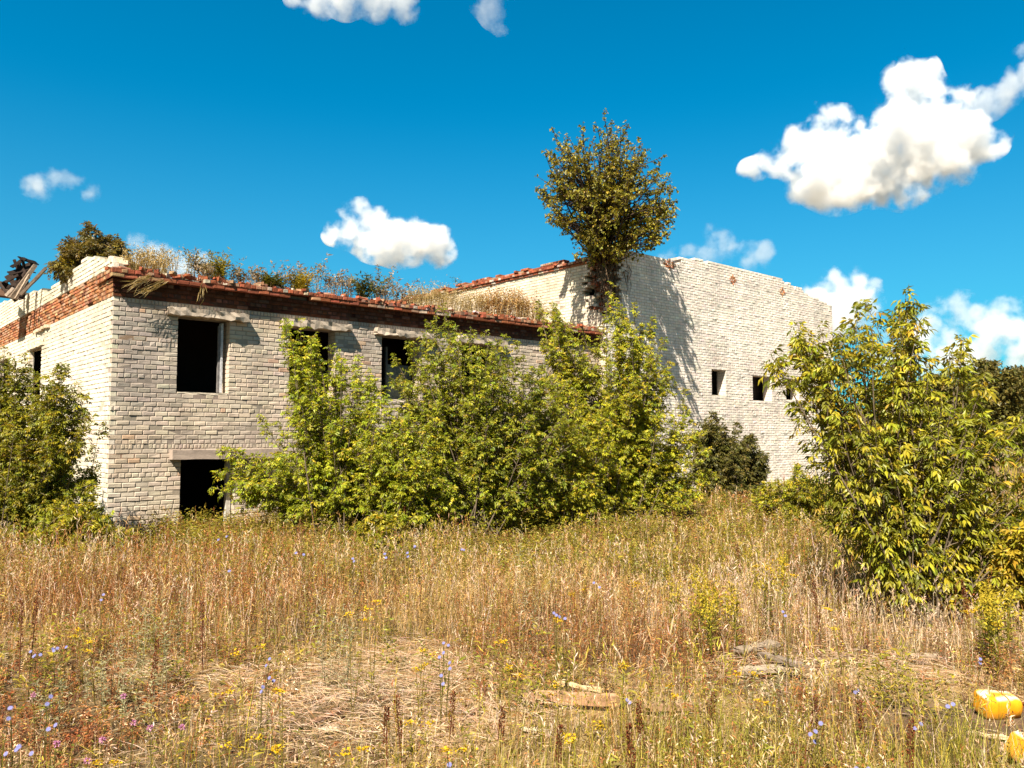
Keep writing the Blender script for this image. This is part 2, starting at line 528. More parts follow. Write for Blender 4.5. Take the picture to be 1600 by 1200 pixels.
rng = np.random.default_rng(7)
FN = -EV            # outward normal of the front faces
LN = -DV            # outward normal of the left faces
LT = 14.60          # length of the wing's front
LEND = 29.5         # far end of the hall's front
SB = -0.30          # the hall stands this much proud of the wing
DEEP = 17.0
ZB = -0.75
Z1 = 4.50           # top of the wing's white brick
Z2 = 5.07           # top of its red cornice

wing = empty("brick_building", bpt(0, 0, -0.4))
tag(wing, "low two-storey white brick wing with a red brick cornice and empty window holes", "building")

WIN = [(1.32, 2.43), (3.90, 5.08), (6.43, 7.60), (9.02, 10.15)]
WZ = (2.58, 4.21)
fo = [(a, b, WZ[0], WZ[1]) for a, b in WIN] + [(1.45, 2.62, -1.0, 1.13)]
mb = MB()
kt = int(round((Z1 - ZB) / CR))
zb = Z1 - kt * CR
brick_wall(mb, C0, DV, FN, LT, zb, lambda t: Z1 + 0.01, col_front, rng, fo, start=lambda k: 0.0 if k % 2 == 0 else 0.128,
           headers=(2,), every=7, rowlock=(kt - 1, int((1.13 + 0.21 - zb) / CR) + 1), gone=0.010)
# wide side wall
lw = []
for (u0, u1) in [(36, 68)]:
    s1 = leftface(u0, 560)[0]; s0 = leftface(u1, 560)[0]
    lw.append((6.6, 8.2, 2.5, 4.02))
lw.append((11.2, 12.8, 2.5, 4.02))
mbl = MB()
brick_wall(mbl, C0, EV, LN, DEEP, zb, lambda t: Z1 + 0.01, col_left, rng, lw, th=0.125, reveal=False, start=lambda k: 0.128 if k % 2 == 0 else 0.0, headers=(4,), every=6, rowlock=(kt - 1,))
part(mb, "front_wall", M_WALL, wing)
part(mbl, "side_wall", M_WALL, wing)
# red band on the side, flush and eroded
mb = MB()
def band_damage(t, z, r): return r.random() < 0.05
brick_wall(mb, C0, EV, LN, DEEP, Z1, lambda t: 5.10, col_red, rng, start=lambda k: 0.1, cr=0.078, th=0.34, damage=band_damage, gone=0.05, proud=-0.002, recess=0.02)
part(mb, "red_brick_band", M_RED, wing)
# white parapet above it, stepped and broken
PAR = [(leftface(u, v)) for u, v in [(190, 408), (159, 404), (129, 404), (128, 412), (96, 428), (95, 437), (86, 445), (78, 452), (72, 459), (68, 456), (64, 452), (30, 463), (0, 474)]]
ps = [p[0] for p in PAR]; pz = [p[1] for p in PAR]
def par_top(s):
    return float(np.interp(s, ps, pz)) if s < ps[-1] else pz[-1]
mb = MB()
brick_wall(mb, C0, EV, LN, DEEP, 5.125, par_top, col_left, rng, start=lambda k: 0.10 + 0.06 * k, th=0.26, proud=0.0, gone=0.003, cr=0.096)
for k in range(7):           # loose bricks along its ragged end
    p = bpt(0.13 + rng.uniform(-0.05, 0.12), 0.05 + 0.05 * k + rng.uniform(0, 0.2), 5.24 + 0.02 * k)
    A = norm(DV + EV * rng.normal(0, 0.3)); N_ = norm(np.cross(A, ZV))
    bricks(mb, p[None], A[None], N_[None], ZV[None], np.array([[0.25, 0.088]]), 0.12, vary(rng, [0.6, 0.5, 0.38])[None], rng)
part(mb, "parapet", M_WALL, wing)
# stepped red cornice along the front, wrapped a little round the corner
mb = MB()
lay = [(4.50, 0.015), (4.592, 0.03), (4.684, 0.05), (4.776, 0.085), (4.868, 0.21), (4.96, 0.225)]
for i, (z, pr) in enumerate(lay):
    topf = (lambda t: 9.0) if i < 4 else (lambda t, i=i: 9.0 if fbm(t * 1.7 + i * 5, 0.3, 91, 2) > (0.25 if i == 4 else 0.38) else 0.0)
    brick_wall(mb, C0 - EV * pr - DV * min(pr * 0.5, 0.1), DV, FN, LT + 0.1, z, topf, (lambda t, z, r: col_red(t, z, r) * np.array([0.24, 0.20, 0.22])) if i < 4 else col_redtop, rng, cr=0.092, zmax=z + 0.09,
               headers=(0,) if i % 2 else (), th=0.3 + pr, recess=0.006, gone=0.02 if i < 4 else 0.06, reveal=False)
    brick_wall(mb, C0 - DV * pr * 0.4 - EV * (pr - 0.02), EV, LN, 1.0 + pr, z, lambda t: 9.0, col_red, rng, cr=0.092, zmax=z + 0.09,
               headers=(0,), th=0.2, recess=0.006, gone=0.10, reveal=False)
for k in range(220):         # crumbled bricks lying along the edge
    t = rng.uniform(-0.05, LT - 0.1); s = rng.uniform(-0.25, 0.25)
    A = norm(DV + EV * rng.normal(0, 0.6) + ZV * rng.normal(0, 0.12)); N_ = norm(np.cross(A, ZV)); H_ = np.cross(N_, A)
    p = bpt(t, s, Z2 + rng.uniform(-0.02, 0.035))
    bricks(mb, p[None], A[None], N_[None], H_[None], np.array([[rng.uniform(0.07, 0.24), rng.uniform(0.04, 0.085)]]), rng.uniform(0.06, 0.12), col_redtop(t, 0, rng)[None], rng, jit=0.006)
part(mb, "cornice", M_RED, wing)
# roof slab and the earth on it
mb = MB()
box(mb, bpt(0.37, 0.05, 4.80), DV * (LT - 0.4), EV * (DEEP - 0.1), ZV * 0.24, (0.2, 0.17, 0.14))
part(mb, "roof", M_CONC, wing)
mb = MB()
box(mb, bpt(0.4, 0.4, 1.62), DV * (LT - 0.45), EV * (DEEP - 0.5), ZV * 0.2, (0.05, 0.035, 0.03))  # inner walls coloured near black so the window holes read as unlit
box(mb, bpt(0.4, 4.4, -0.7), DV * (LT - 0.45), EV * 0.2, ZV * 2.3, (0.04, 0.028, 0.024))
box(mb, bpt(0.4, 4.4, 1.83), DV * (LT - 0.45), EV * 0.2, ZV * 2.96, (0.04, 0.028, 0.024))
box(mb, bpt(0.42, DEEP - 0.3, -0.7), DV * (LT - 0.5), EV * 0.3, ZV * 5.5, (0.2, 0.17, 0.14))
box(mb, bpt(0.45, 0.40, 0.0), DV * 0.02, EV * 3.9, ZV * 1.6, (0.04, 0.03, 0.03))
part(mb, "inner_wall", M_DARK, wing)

def rough_slab(mb, O, A, B, Cv, n, col, rng, jit):
    """a slab with a worn, uneven skin: cut along A into n pieces"""
    O, A, B, Cv = map(lambda x: np.asarray(x, float), (O, A, B, Cv))
    ring = [(0, 0), (0.5, 0), (1, 0), (1, 0.5), (1, 1), (0.5, 1), (0, 1), (0, 0.5)]
    v = []
    for i in range(n + 1):
        for (b, c) in ring:
            v.append(O + A * i / n + B * b + Cv * c + rng.normal(0, jit, 3) * (0.35 if b == 1 else 1))
    q = []
    for i in range(n):
        for k in range(8):
            q.append([i * 8 + k, i * 8 + (k + 1) % 8, i * 8 + 8 + (k + 1) % 8, i * 8 + 8 + k])
    e0 = [[0, 1, 2, 3], [0, 3, 4, 7], [4, 5, 6, 7]]
    q += [list(reversed(x)) for x in e0] + [[x + n * 8 for x in y] for y in e0]
    v = np.array(v); q = np.array(q)
    if np.dot(np.cross(B, Cv), A) < 0: q = q[:, ::-1]
    mb.add(v, q=q, c=np.clip(np.array(col) * (1 + rng.normal(0, 0.08, (len(v), 1))), 0, 1))

for i, (a, b) in enumerate(WIN):
    mb = MB()
    rough_slab(mb, bpt(a - 0.24, -0.19, WZ[1] + 0.005), DV * (b - a + 0.62), EV * 0.40, ZV * 0.165, 16, (0.40, 0.33, 0.265), rng, 0.014)
    part(mb, "lintel", M_CONC, wing)
    mb = MB()
    rough_slab(mb, bpt(a + 0.01, 0.0, WZ[0] - 0.05), DV * (b - a - 0.02), EV * 0.36, ZV * 0.05, 8, (0.58, 0.5, 0.4), rng, 0.004)
    part(mb, "window_sill", M_CONC, wing)
mb = MB()
rough_slab(mb, bpt(1.20, -0.21, 1.135), DV * 2.45, EV * 0.46, ZV * 0.2, 10, (0.36, 0.29, 0.245), rng, 0.003)
tag(part(mb, "lintel", M_CONC, wing), "smooth grey concrete lintel over the doorway")
for (a, b, c, dd) in lw:
    mb = MB()
    rough_slab(mb, bpt(-0.03, a - 0.25, dd + 0.01), EV * (b - a + 0.5), DV * 0.25, ZV * 0.16, 12, (0.58, 0.5, 0.38), rng, 0.01)
    part(mb, "lintel", M_CONC, wing)
# a little ledge of broken bricks high on the side wall
mb = MB()
for k in range(9):
    p = bpt(-0.09 + rng.uniform(0, 0.04), 5.75 + 0.19 * k, 4.47 + rng.normal(0, 0.012))
    bricks(mb, p[None], EV[None], LN[None], ZV[None], np.array([[0.18, 0.075]]), 0.12, vary(rng, [0.55, 0.45, 0.33])[None], rng, jit=0.006)
part(mb, "brick_ledge", M_WALL, wing)
# remains of frames in the holes
mb = MB()
box(mb, bpt(2.30, 0.13, 2.60), DV * 0.05, EV * 0.12, ZV * 1.56, (0.48, 0.49, 0.52))
box(mb, bpt(2.25, 0.15, 2.60), DV * 0.045, EV * 0.06, ZV * 1.5, (0.16, 0.15, 0.15))
part(mb, "window_frame", M_WOOD, wing)
mb = MB()
box(mb, bpt(6.95, 0.55, 2.55), DV * 0.75, EV * 0.04, ZV * 0.98, (0.13, 0.15, 0.13))
box(mb, bpt(6.88, 0.53, 2.55), DV * 0.06, EV * 0.08, ZV * 1.45, (0.10, 0.10, 0.09))
part(mb, "door_panel", M_WOOD, wing)
mb = MB()
box(mb, bpt(2.5, 0.14, -0.6), DV * 0.1, EV * 0.12, ZV * 1.72, (0.5, 0.48, 0.44))
part(mb, "door_jamb", M_WOOD, wing)

# ---------------------------------------------------------------- the tall hall
hall = empty("brick_hall", bpt(LT, SB, -0.4))
tag(hall, "tall windowless white brick hall with three small square holes and a crumbled top corner", "building")
HT = 7.60
def hall_top(t):
    z = np.interp(t, [0, 1.2, 3.55, 3.95, 4.02, 7.3, 10.6, 10.9, 11.6, 11.7, 12.3, 12.6, 13.6, 14.4, 14.9], [7.55, 7.78, 7.80, 7.72, 8.02, 8.10, 8.06, 7.98, 7.95, 7.86, 7.84, 7.66, 7.60, 7.44, 7.36])
    return float(z + 0.02 * math.sin(t * 9))
def bite(z):
    """how far along the front the crumbled corner reaches at height z"""
    zz = [5.55, 5.7, 5.85, 6.1, 6.5, 7.0, 7.4, 7.7]
    return float(np.interp(z, zz, [0.0, 0.22, 0.62, 0.78, 0.72, 0.62, 0.8, 1.0])) if z > 5.55 else 0.0
def dmg_front(t, z, r):
    return t < bite(z) + r.normal(0, 0.09) and z > 5.5
def dmg_left(t, z, r):
    lim = np.interp(z, [5.55, 5.75, 6.0, 6.4, 6.9, 7.3, 7.7], [0.0, 0.35, 0.75, 1.0, 0.85, 0.6, 0.75]) if z > 5.55 else 0.0
    return t < lim + r.normal(0, 0.12) or (z > 7.3 and r.random() < 0.12)
TW = [(front(1112, 580, SB)[0] - LT, front(1134, 580, SB)[0] - LT, 3.12, 4.08), (23.05 - LT, 24.40 - LT, 3.0, 4.0), (25.5 - LT, 26.5 - LT, 3.1, 3.98)]
OH = bpt(LT, SB, 0)
TWIST[0] = 0.006
khb = int(round((7.6 - ZB) / CR)); zhb = 7.6 - khb * CR
mb = MB()
brick_wall(mb, OH, DV, FN, LEND - LT, zhb, hall_top, col_tall, rng, TW, start=lambda k: 0.0 if k % 2 == 0 else 0.128, damage=dmg_front, headers=(3,), every=6, gone=0.004, th=0.40)
part(mb, "front_wall", M_WALL, hall)
mb = MB()
def hl_top(s): return 7.30 + 0.02 * math.sin(s * 3)
brick_wall(mb, OH, EV, LN, DEEP + 0.3, zhb, hl_top, lambda t, z, r: col_left(t, z, r) * np.array([1.0, 0.96, 0.93]), rng, start=lambda k: 0.128 if k % 2 == 0 else 0.0, damage=dmg_left, gone=0.008)
part(mb, "side_wall", M_WALL, hall)
# its top courses: red and white bricks, corbelled and ragged
mb = MB()
for i, (z, pr) in enumerate([(7.30, 0.05), (7.385, 0.10), (7.47, 0.03), (7.555, 0.01)]):
    brick_wall(mb, OH - DV * pr, EV, LN, DEEP + 0.3, z, (lambda t, i=i: 9.0 if i < 2 or fbm(t * 1.3 + 4 * i, 0.2, 57, 3) > 0.40 + 0.08 * (i - 2) else 0.0), col_redtop, rng, cr=0.085, zmax=z + 0.08, start=lambda k: 0.55,
               headers=(0,) if i % 2 else (), th=0.28, gone=0.10, reveal=False, recess=0.02, damage=lambda t, z, r: t < 0.9 and r.random() < 0.5)
part(mb, "cornice", M_RED, hall)
# the crumbled corner: broken bricks left inside the bite
mb = MB()
for k in range(330):
    z = rng.uniform(5.6, 7.55); r0 = bite(z)
    t = rng.uniform(0.12, max(0.2, r0 + 0.12)); s = rng.uniform(0.12, 0.9)
    if t + s < 0.36 + 0.2 * rng.random(): continue
    A = norm((DV if rng.random() < 0.5 else EV) + rng.normal(0, 0.22, 3)); N_ = norm(np.cross(A, ZV + rng.normal(0, 0.15, 3))); H_ = np.cross(N_, A)
    cc = col_redtop(t, z, rng) if rng.random() < 0.62 else vary(rng, [0.5, 0.42, 0.35])
    p = OH + DV * t + EV * s + ZV * z
    bricks(mb, p[None], A[None], N_[None], H_[None], np.array([[rng.uniform(0.1, 0.25), rng.uniform(0.06, 0.1)]]), rng.uniform(0.08, 0.13), cc[None], rng, jit=0.008)
# the ledge of red bricks that carries the bite
for k in range(26):
    t = rng.uniform(0.0, 0.7); s = rng.uniform(0.0, 0.7)
    p = OH + DV * t + EV * s + ZV * (5.62 + 0.35 * min(t + s, 0.5) + rng.uniform(0, 0.08))
    A = norm(DV + EV * rng.normal(0, 0.8)); N_ = norm(np.cross(A, ZV)); H_ = np.cross(N_, A)
    bricks(mb, p[None], A[None], N_[None], H_[None], np.array([[0.24, 0.085]]), 0.12, col_redtop(t, 0, rng)[None], rng, jit=0.006)
part(mb, "crumbled_corner", M_RED, hall)
# red brick ornaments set in the front
for (u, v, wd) in [(1145, 437, 0.42), (1222, 456, 0.42), (1046, 413, 0.62)]:
    t, z = front(u, v, SB)
    mb = MB()
    for i in range(-2, 3):
        for j in range(-3, 4):
            if abs(i) / 2.4 + abs(j) / 3.4 > 1.02 + 0.12 * rng.random() or (abs(i) <= 0 and abs(j) <= 0): continue
            p = bpt(t + j * wd / 6.5, SB, z + i * 0.082)
            bricks(mb, (p + FN * (0.008 + rng.uniform(0, 0.02)))[None], DV[None], FN[None], ZV[None], np.array([[wd / 7.2, 0.07]]), 0.06, col_red(t, z, rng)[None] * 1.1, rng, jit=0.005)
    part(mb, "brick_ornament", M_RED, hall)
mb = MB()
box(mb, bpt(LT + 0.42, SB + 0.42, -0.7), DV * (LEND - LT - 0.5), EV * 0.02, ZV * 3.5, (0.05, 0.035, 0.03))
box(mb, bpt(LT + 0.42, SB + 0.75, -0.7), DV * (LEND - LT - 0.5), EV * 0.1, ZV * 7.7, (0.05, 0.035, 0.03))  # dark panel close behind the holes, its colour standing in for shade
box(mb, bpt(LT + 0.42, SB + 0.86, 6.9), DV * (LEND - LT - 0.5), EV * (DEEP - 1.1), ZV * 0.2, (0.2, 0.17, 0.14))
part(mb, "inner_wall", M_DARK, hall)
mb = MB()
brick_wall(mb, bpt(LEND, SB, 0), EV, DV, DEEP, zhb, lambda s: 7.36, col_tall, rng, start=lambda k: 0.128 if k % 2 == 0 else 0.0)
brick_wall(mb, bpt(LT + 0.05, DEEP, 0), DV, EV, LEND - LT - 0.1, zhb, lambda s: 7.3, col_tall, rng)
part(mb, "rear_wall", M_WALL, hall)
for (a, b, c, dd) in TW:
    mb = MB()
    rough_slab(mb, bpt(LT + a + 0.01, SB + 0.006, c - 0.045), DV * (b - a - 0.02), EV * 0.40, ZV * 0.05, 8, (0.6, 0.52, 0.43), rng, 0.004)
    part(mb, "window_sill", M_CONC, hall)
# ---------------------------------------------------------------- shrubs and trees
def in_poly(px, py, poly):
    poly = np.asarray(poly, float); ins = np.zeros(px.shape, bool); j = len(poly) - 1
    for i in range(len(poly)):
        xi, yi = poly[i]; xj, yj = poly[j]
        c = ((yi > py) != (yj > py)) & (px < (xj - xi) * (py - yi) / (yj - yi + 1e-12) + xi)
        ins ^= c; j = i
    return ins

def at_many(u, v, Y):
    x = (u - 800) / FPX; y = (600 - v) / FPX
    r = np.stack([x, math.cos(PITCH) - y * math.sin(PITCH), math.sin(PITCH) + y * math.cos(PITCH)], -1)
    return EYE + r / r[:, 1:2] * Y[:, None]

GREEN = np.array([[0.22, 0.22, 0.013], [0.32, 0.285, 0.017], [0.13, 0.145, 0.011], [0.40, 0.29, 0.022]])
def leaf_cols(rng, n, pal, p, var=0.2):
    c = np.asarray(pal)[rng.choice(len(pal), n, p=p)]
    return np.clip(c * (1 + rng.normal(0, var, (n, 1))) * (1 + rng.normal(0, 0.06, (n, 3))), 0.004, 0.8)

def compound(mb, P, A, Nn, cols, rng, L, Wd, nl=5, droop=0.75):
    """drooping compound leaves: P their foot, A their axis"""
    n = len(P)
    A = norm(A); Nn = norm(Nn - A * np.sum(A * Nn, 1, keepdims=True)); Sd = np.cross(A, Nn)
    sc = rng.uniform(0.5, 1.3, n)
    spec = {1: [(0.0, 0)], 3: [(0.55, 1.0), (0.55, -1.0), (0.75, 0)], 5: [(0.45, 1.05), (0.45, -1.05), (0.95, 0.8), (0.95, -0.8), (1.15, 0)],
            7: [(0.4, 1.1), (0.4, -1.1), (0.8, 1.0), (0.8, -1.0), (1.2, 0.8), (1.2, -0.8), (1.4, 0)]}[nl]
    for (f, an) in spec:
        an2 = an + rng.normal(0, 0.15, n)
        D = A * np.cos(an2)[:, None] + Sd * np.sin(an2)[:, None] - ZV * (droop * rng.uniform(0.5, 1.5, n))[:, None]
        N2 = Nn + rng.normal(0, 0.28, (n, 3))
        p = P + A * (f * L * sc)[:, None] - ZV * (f * f * L * 0.25 * sc)[:, None]
        leaflets(mb, p, D, N2, L * sc * rng.uniform(0.8, 1.15, n), Wd * sc * rng.uniform(0.8, 1.2, n), cols * (1 + rng.normal(0, 0.08, (n, 1))))

def shrub(name, label, cat, poly, Y, base, ntips, seed, spires=(), thick=0.9, twig=0.34, L=0.062, Wd=0.026, nl=5, tw_m=10, gap=0.040,
          pal=GREEN, p=(0.45, 0.35, 0.12, 0.08), stem_r=0.014, holes=(), group=None, lo=0.15, droop=0.55, bark=(0.13, 0.10, 0.07), lean_up=0.35, zmin=None, spread=0.28, fullness=1.45, mat=None, trunk_h=0.0, tone=(1, 1, 1)):
    rng = np.random.default_rng(seed)
    poly = np.asarray(poly, float)
    u = rng.uniform(poly[:, 0].min(), poly[:, 0].max(), ntips * 12); v = rng.uniform(poly[:, 1].min(), poly[:, 1].max(), ntips * 12)
    ok = in_poly(u, v, poly)
    for (hu, hv, hr) in holes: ok &= np.hypot(u - hu, v - hv) > hr
    u = u[ok][:ntips]; v = v[ok][:ntips]
    cx, cyy = poly[:, 0].mean(), poly[:, 1].mean(); rx = np.ptp(poly[:, 0]) / 2; ry = np.ptp(poly[:, 1]) / 2
    rr = np.clip(((u - cx) / rx) ** 2 + ((v - cyy) / ry) ** 2, 0, 0.92)
    Yt = Y + rng.uniform(-1, 1, len(u)) * thick * np.sqrt(1 - rr)
    tips = at_many(u, v, Yt)
    ns = len(spires)
    if ns:
        sp = np.asarray(spires, float)
        tips = np.concatenate([at_many(sp[:, 0], sp[:, 1] + 4, Y + rng.uniform(-0.4, 0.4, ns) * thick), tips])
    base = np.asarray(base, float)
    if zmin is not None: tips[:, 2] = np.maximum(tips[:, 2], zmin)
    else: tips[:, 2] = np.maximum(tips[:, 2], gz(tips[:, 0], tips[:, 1]) + 0.12)
    n = len(tips)
    b = base + np.concatenate([rng.normal(0, spread, (n, 2)), np.zeros((n, 1))], 1)
    if trunk_h: b[:, 2] += np.clip(rng.random(n) * trunk_h, 0, np.maximum(tips[:, 2] - base[2] - 0.35, 0.02))
    mid = b + (tips - b) * np.array([0.55, 0.55, 0.45]) + ZV * (np.linalg.norm((tips - b)[:, :2], axis=1, keepdims=True) * lean_up)
    mid += rng.normal(0, 0.06, (n, 3)) * np.linalg.norm(tips - b, axis=1, keepdims=True)
    k = 9
    tt = np.linspace(0, 1, k)[None, :, None]
    pts = (1 - tt) ** 2 * b[:, None] + 2 * tt * (1 - tt) * mid[:, None] + tt ** 2 * tips[:, None]
    ln = np.linalg.norm(np.diff(pts, axis=1), axis=2).sum(1)
    wood = MB()
    rad = stem_r * np.sqrt(np.maximum(ln, 0.3) / 2.5)[:, None] * (1 - 0.82 * tt[0, :, 0])[None]
    tubes(wood, pts, rad, 5, np.array(bark))
    # twigs
    nt_ = np.maximum(9, (ln * tw_m * (1 - lo)).astype(int)); nt_[:ns] = (nt_[:ns] * 1.7).astype(int)
    si = np.repeat(np.arange(n), nt_)
    f = lo + (1 - lo) * rng.random(len(si)) ** 0.8
    def ev(i, f):
        g = f[:, None]
        return (1 - g) ** 2 * b[i] + 2 * g * (1 - g) * mid[i] + g ** 2 * tips[i], norm(2 * (1 - g) * (mid[i] - b[i]) + 2 * g * (tips[i] - mid[i]))
    P0, T0 = ev(si, f)
    R = rng.normal(0, 1, P0.shape); R = norm(R - T0 * np.sum(R * T0, 1, keepdims=True))
    D0 = norm(T0 * 0.55 + R * 0.9 + ZV * 0.22)
    isp = (si < ns)
    Lt = twig * (0.30 + 0.70 * (1 - f) ** 0.7) * rng.uniform(0.55, 1.25, len(si)) * np.where(isp, 0.75, 1.0)
    t4 = np.linspace(0, 1, 4)[None, :, None]
    tp = P0[:, None] + D0[:, None] * (Lt[:, None, None] * t4) - ZV * (0.22 * Lt[:, None, None] * t4 ** 2)
    tubes(wood, tp, np.full((len(tp), 4), 0.0032) * np.array([1.2, 1, 0.8, 0.5]) * (Y / 12 + 0.4), 3, np.array(bark) * 1.2)
    # leaves along the twigs
    nlf = np.maximum(2, (Lt / gap * fullness).astype(int))
    ti = np.repeat(np.arange(len(tp)), nlf)
    g = rng.uniform(0.15, 1.03, len(ti))
    Pl = P0[ti] + D0[ti] * (Lt[ti] * g)[:, None] - ZV * (0.22 * Lt[ti] * g ** 2)[:, None]
    Rl = rng.normal(0, 1, Pl.shape); Rl = norm(Rl - D0[ti] * np.sum(Rl * D0[ti], 1, keepdims=True))
    A = D0[ti] * 0.55 + Rl * 0.8 - ZV * 0.12
    # more leaves on the stem ends
    ne = 9
    se = np.repeat(np.arange(n), ne); fe = rng.uniform(0.86, 1.0, len(se))
    Pe, Te = ev(se, fe)
    Re = rng.normal(0, 1, Pe.shape); Re = norm(Re - Te * np.sum(Re * Te, 1, keepdims=True))
    Pl = np.concatenate([Pl, Pe]); A = np.concatenate([A, Te * 0.5 + Re * 0.8])
    Nn = ZV + norm(A) * 0.25 + rng.normal(0, 0.30, A.shape) - norm(LIGHT[None]) * 0.25
    keep = Pl[:, 2] > (gz(Pl[:, 0], Pl[:, 1]) + 0.03 if zmin is None else zmin - 0.3)
    if holes:
        uu, vv = pixel(Pl)
        for (hu, hv, hr) in holes: keep &= np.hypot(uu - hu, vv - hv) > hr * 0.8
    Pl, A, Nn = Pl[keep], A[keep], Nn[keep]
    # tint runs in patches through the crown, as new and old growth do
    pn = fbm(Pl[:, 0] * 1.1 + Pl[:, 1] * 0.6, Pl[:, 2] * 1.1, seed, 2)
    cols = leaf_cols(rng, len(Pl), pal, p) * (0.82 + 0.36 * pn[:, None]) * np.array(tone)
    leaf = MB()
    compound(leaf, Pl, A, Nn, cols, rng, L, Wd, nl, droop)
    root = empty(name, base)
    tag(root, label, cat, group)
    part(wood, "branches", M_BARK, root)
    part(leaf, "foliage", mat or M_LEAF, root)
    return root

def gpt(u, v, Y):
    p = at(u, v, Y); p[2] = gz(p[0], p[1]) - 0.03; return p
GRP = "ash-leaved maple shrubs around the ruin"
shrub("maple_shrub", "dense maple shrub covering the bright side wall by the house corner", "shrub",
      [(-60, 530), (0, 545), (38, 556), (68, 590), (97, 570), (118, 600), (132, 616), (140, 645), (128, 690), (118, 715), (148, 735), (148, 780), (172, 808), (190, 840), (150, 862), (0, 870), (-70, 860)],
      14.2, gpt(40, 850, 14.2), 250, 11, spires=[(8, 540), (38, 550), (97, 566), (120, 592), (135, 612), (157, 655), (146, 645), (150, 722), (-30, 520), (180, 815)], group=GRP, tone=(0.74, 0.76, 0.8))
shrub("maple_shrub", "leafy maple shrub reaching from the doorway up across the second window hole", "shrub",
      [(446, 500), (480, 505), (500, 530), (530, 545), (560, 560), (600, 600), (640, 650), (655, 700), (690, 700), (690, 800), (560, 816), (450, 806), (372, 798), (352, 768), (362, 740), (352, 708), (390, 695), (445, 700), (470, 660), (460, 600), (455, 540)],
      15.6, gpt(520, 812, 15.6), 170, 12, spires=[(442, 493), (470, 490), (490, 520), (522, 532), (560, 552), (575, 572), (445, 525), (430, 655), (345, 700), (328, 758), (405, 645), (600, 600), (455, 610), (338, 735)], group=GRP, tone=(1.06, 1.22, 1.15))
shrub("maple_shrub", "tall dense maple shrub hiding the middle of the wing between third window and hall", "shrub",
      [(622, 560), (640, 535), (660, 515), (685, 485), (700, 505), (735, 512), (765, 522), (795, 530), (835, 540), (865, 560), (900, 620), (930, 720), (900, 800), (835, 825), (760, 838), (700, 830), (620, 800), (610, 720), (612, 650)],
      16.4, gpt(745, 830, 16.0), 230, 13, spires=[(690, 473), (682, 490), (735, 510), (660, 520), (640, 532), (615, 552), (760, 515), (790, 520), (700, 500), (605, 580), (810, 528)], thick=1.2, group=GRP, tone=(0.88, 0.99, 1.1))
shrub("maple_shrub", "maple shrub with upright shoots standing before the corner of the hall", "shrub",
      [(838, 520), (850, 480), (870, 485), (890, 515), (908, 530), (925, 580), (945, 560), (955, 470), (972, 480), (995, 500), (1018, 535), (1042, 565), (1074, 612), (1102, 670), (1118, 725), (1110, 778), (1060, 800), (960, 800), (890, 800), (870, 720), (850, 600)],
      18.6, gpt(970, 800, 18.6), 260, 14, spires=[(842, 468), (865, 473), (885, 500), (908, 508), (957, 438), (948, 470), (969, 470), (991, 466), (1021, 486), (1040, 524), (1002, 500), (1072, 604), (1046, 560), (1100, 672), (930, 540), (955, 452), (1016, 505)], thick=1.2, group=GRP, tone=(1.12, 1.19, 1.1))
shrub("dark_shrub", "dark brownish green bush against the foot of the hall wall", "shrub",
      [(1085, 652), (1112, 642), (1140, 655), (1170, 670), (1192, 698), (1202, 735), (1194, 762), (1140, 775), (1085, 775), (1068, 720)],
      24.5, gpt(1135, 768, 24.5), 120, 15, spires=[(1112, 641), (1150, 660), (1175, 678), (1196, 712)], thick=0.9, pal=np.array([[0.105, 0.10, 0.022], [0.15, 0.125, 0.025], [0.065, 0.065, 0.016]]), p=(0.5, 0.3, 0.2), L=0.09, Wd=0.036, nl=5, tw_m=11, fullness=2.0)
shrub("maple_shrub", "big maple shrub with drooping leaves at the right of the meadow, nearest of all", "shrub",
      [(1232, 560), (1243, 515), (1285, 520), (1302, 545), (1322, 520), (1350, 480), (1366, 500), (1385, 545), (1402, 490), (1415, 468), (1438, 485), (1446, 530), (1470, 575), (1505, 548), (1530, 590), (1560, 620), (1600, 660), (1650, 700), (1660, 800), (1640, 880), (1590, 905), (1500, 950), (1450, 968), (1400, 950), (1345, 915), (1318, 860), (1345, 800), (1330, 740), (1305, 700), (1285, 640), (1258, 590)],
      7.9, gpt(1430, 950, 7.7), 185, 16, spires=[(1203, 548), (1215, 560), (1243, 497), (1280, 505), (1313, 515), (1350, 463), (1340, 480), (1415, 451), (1405, 475), (1432, 470), (1505, 528), (1488, 550), (1540, 580), (1268, 690), (1293, 800), (1300, 740), (1600, 645), (1395, 520), (1390, 560), (1420, 520)],
      thick=0.62, twig=0.22, L=0.078, Wd=0.025, gap=0.052, tw_m=8.5, droop=0.85, stem_r=0.012, group=GRP, pal=np.array([[0.215, 0.22, 0.016], [0.32, 0.285, 0.020], [0.115, 0.125, 0.012], [0.42, 0.30, 0.027]]), p=(0.46, 0.34, 0.15, 0.05), fullness=1.05, spread=0.12)
shrub("maple_shrub", "low sapling thicket at the foot of the hall wall beside the near maple", "shrub",
      [(1175, 770), (1190, 750), (1225, 745), (1245, 725), (1262, 745), (1300, 745), (1330, 770), (1320, 800), (1250, 808), (1180, 800)],
      17.5, gpt(1255, 806, 17.5), 60, 17, spires=[(1245, 722), (1256, 730), (1200, 750)], thick=0.7, group=GRP, twig=0.25)
shrub("maple_shrub", "small yellowing maple sapling at the right frame edge below the big one", "shrub",
      [(1560, 860), (1580, 820), (1610, 810), (1650, 830), (1660, 930), (1600, 950), (1550, 930)],
      7.6, gpt(1605, 950, 7.6), 28, 18, thick=0.3, twig=0.2, L=0.075, Wd=0.03, spires=[(1575, 830)], group=GRP, pal=np.array([[0.30, 0.25, 0.018], [0.22, 0.20, 0.015], [0.38, 0.27, 0.022]]), p=(0.5, 0.3, 0.2))
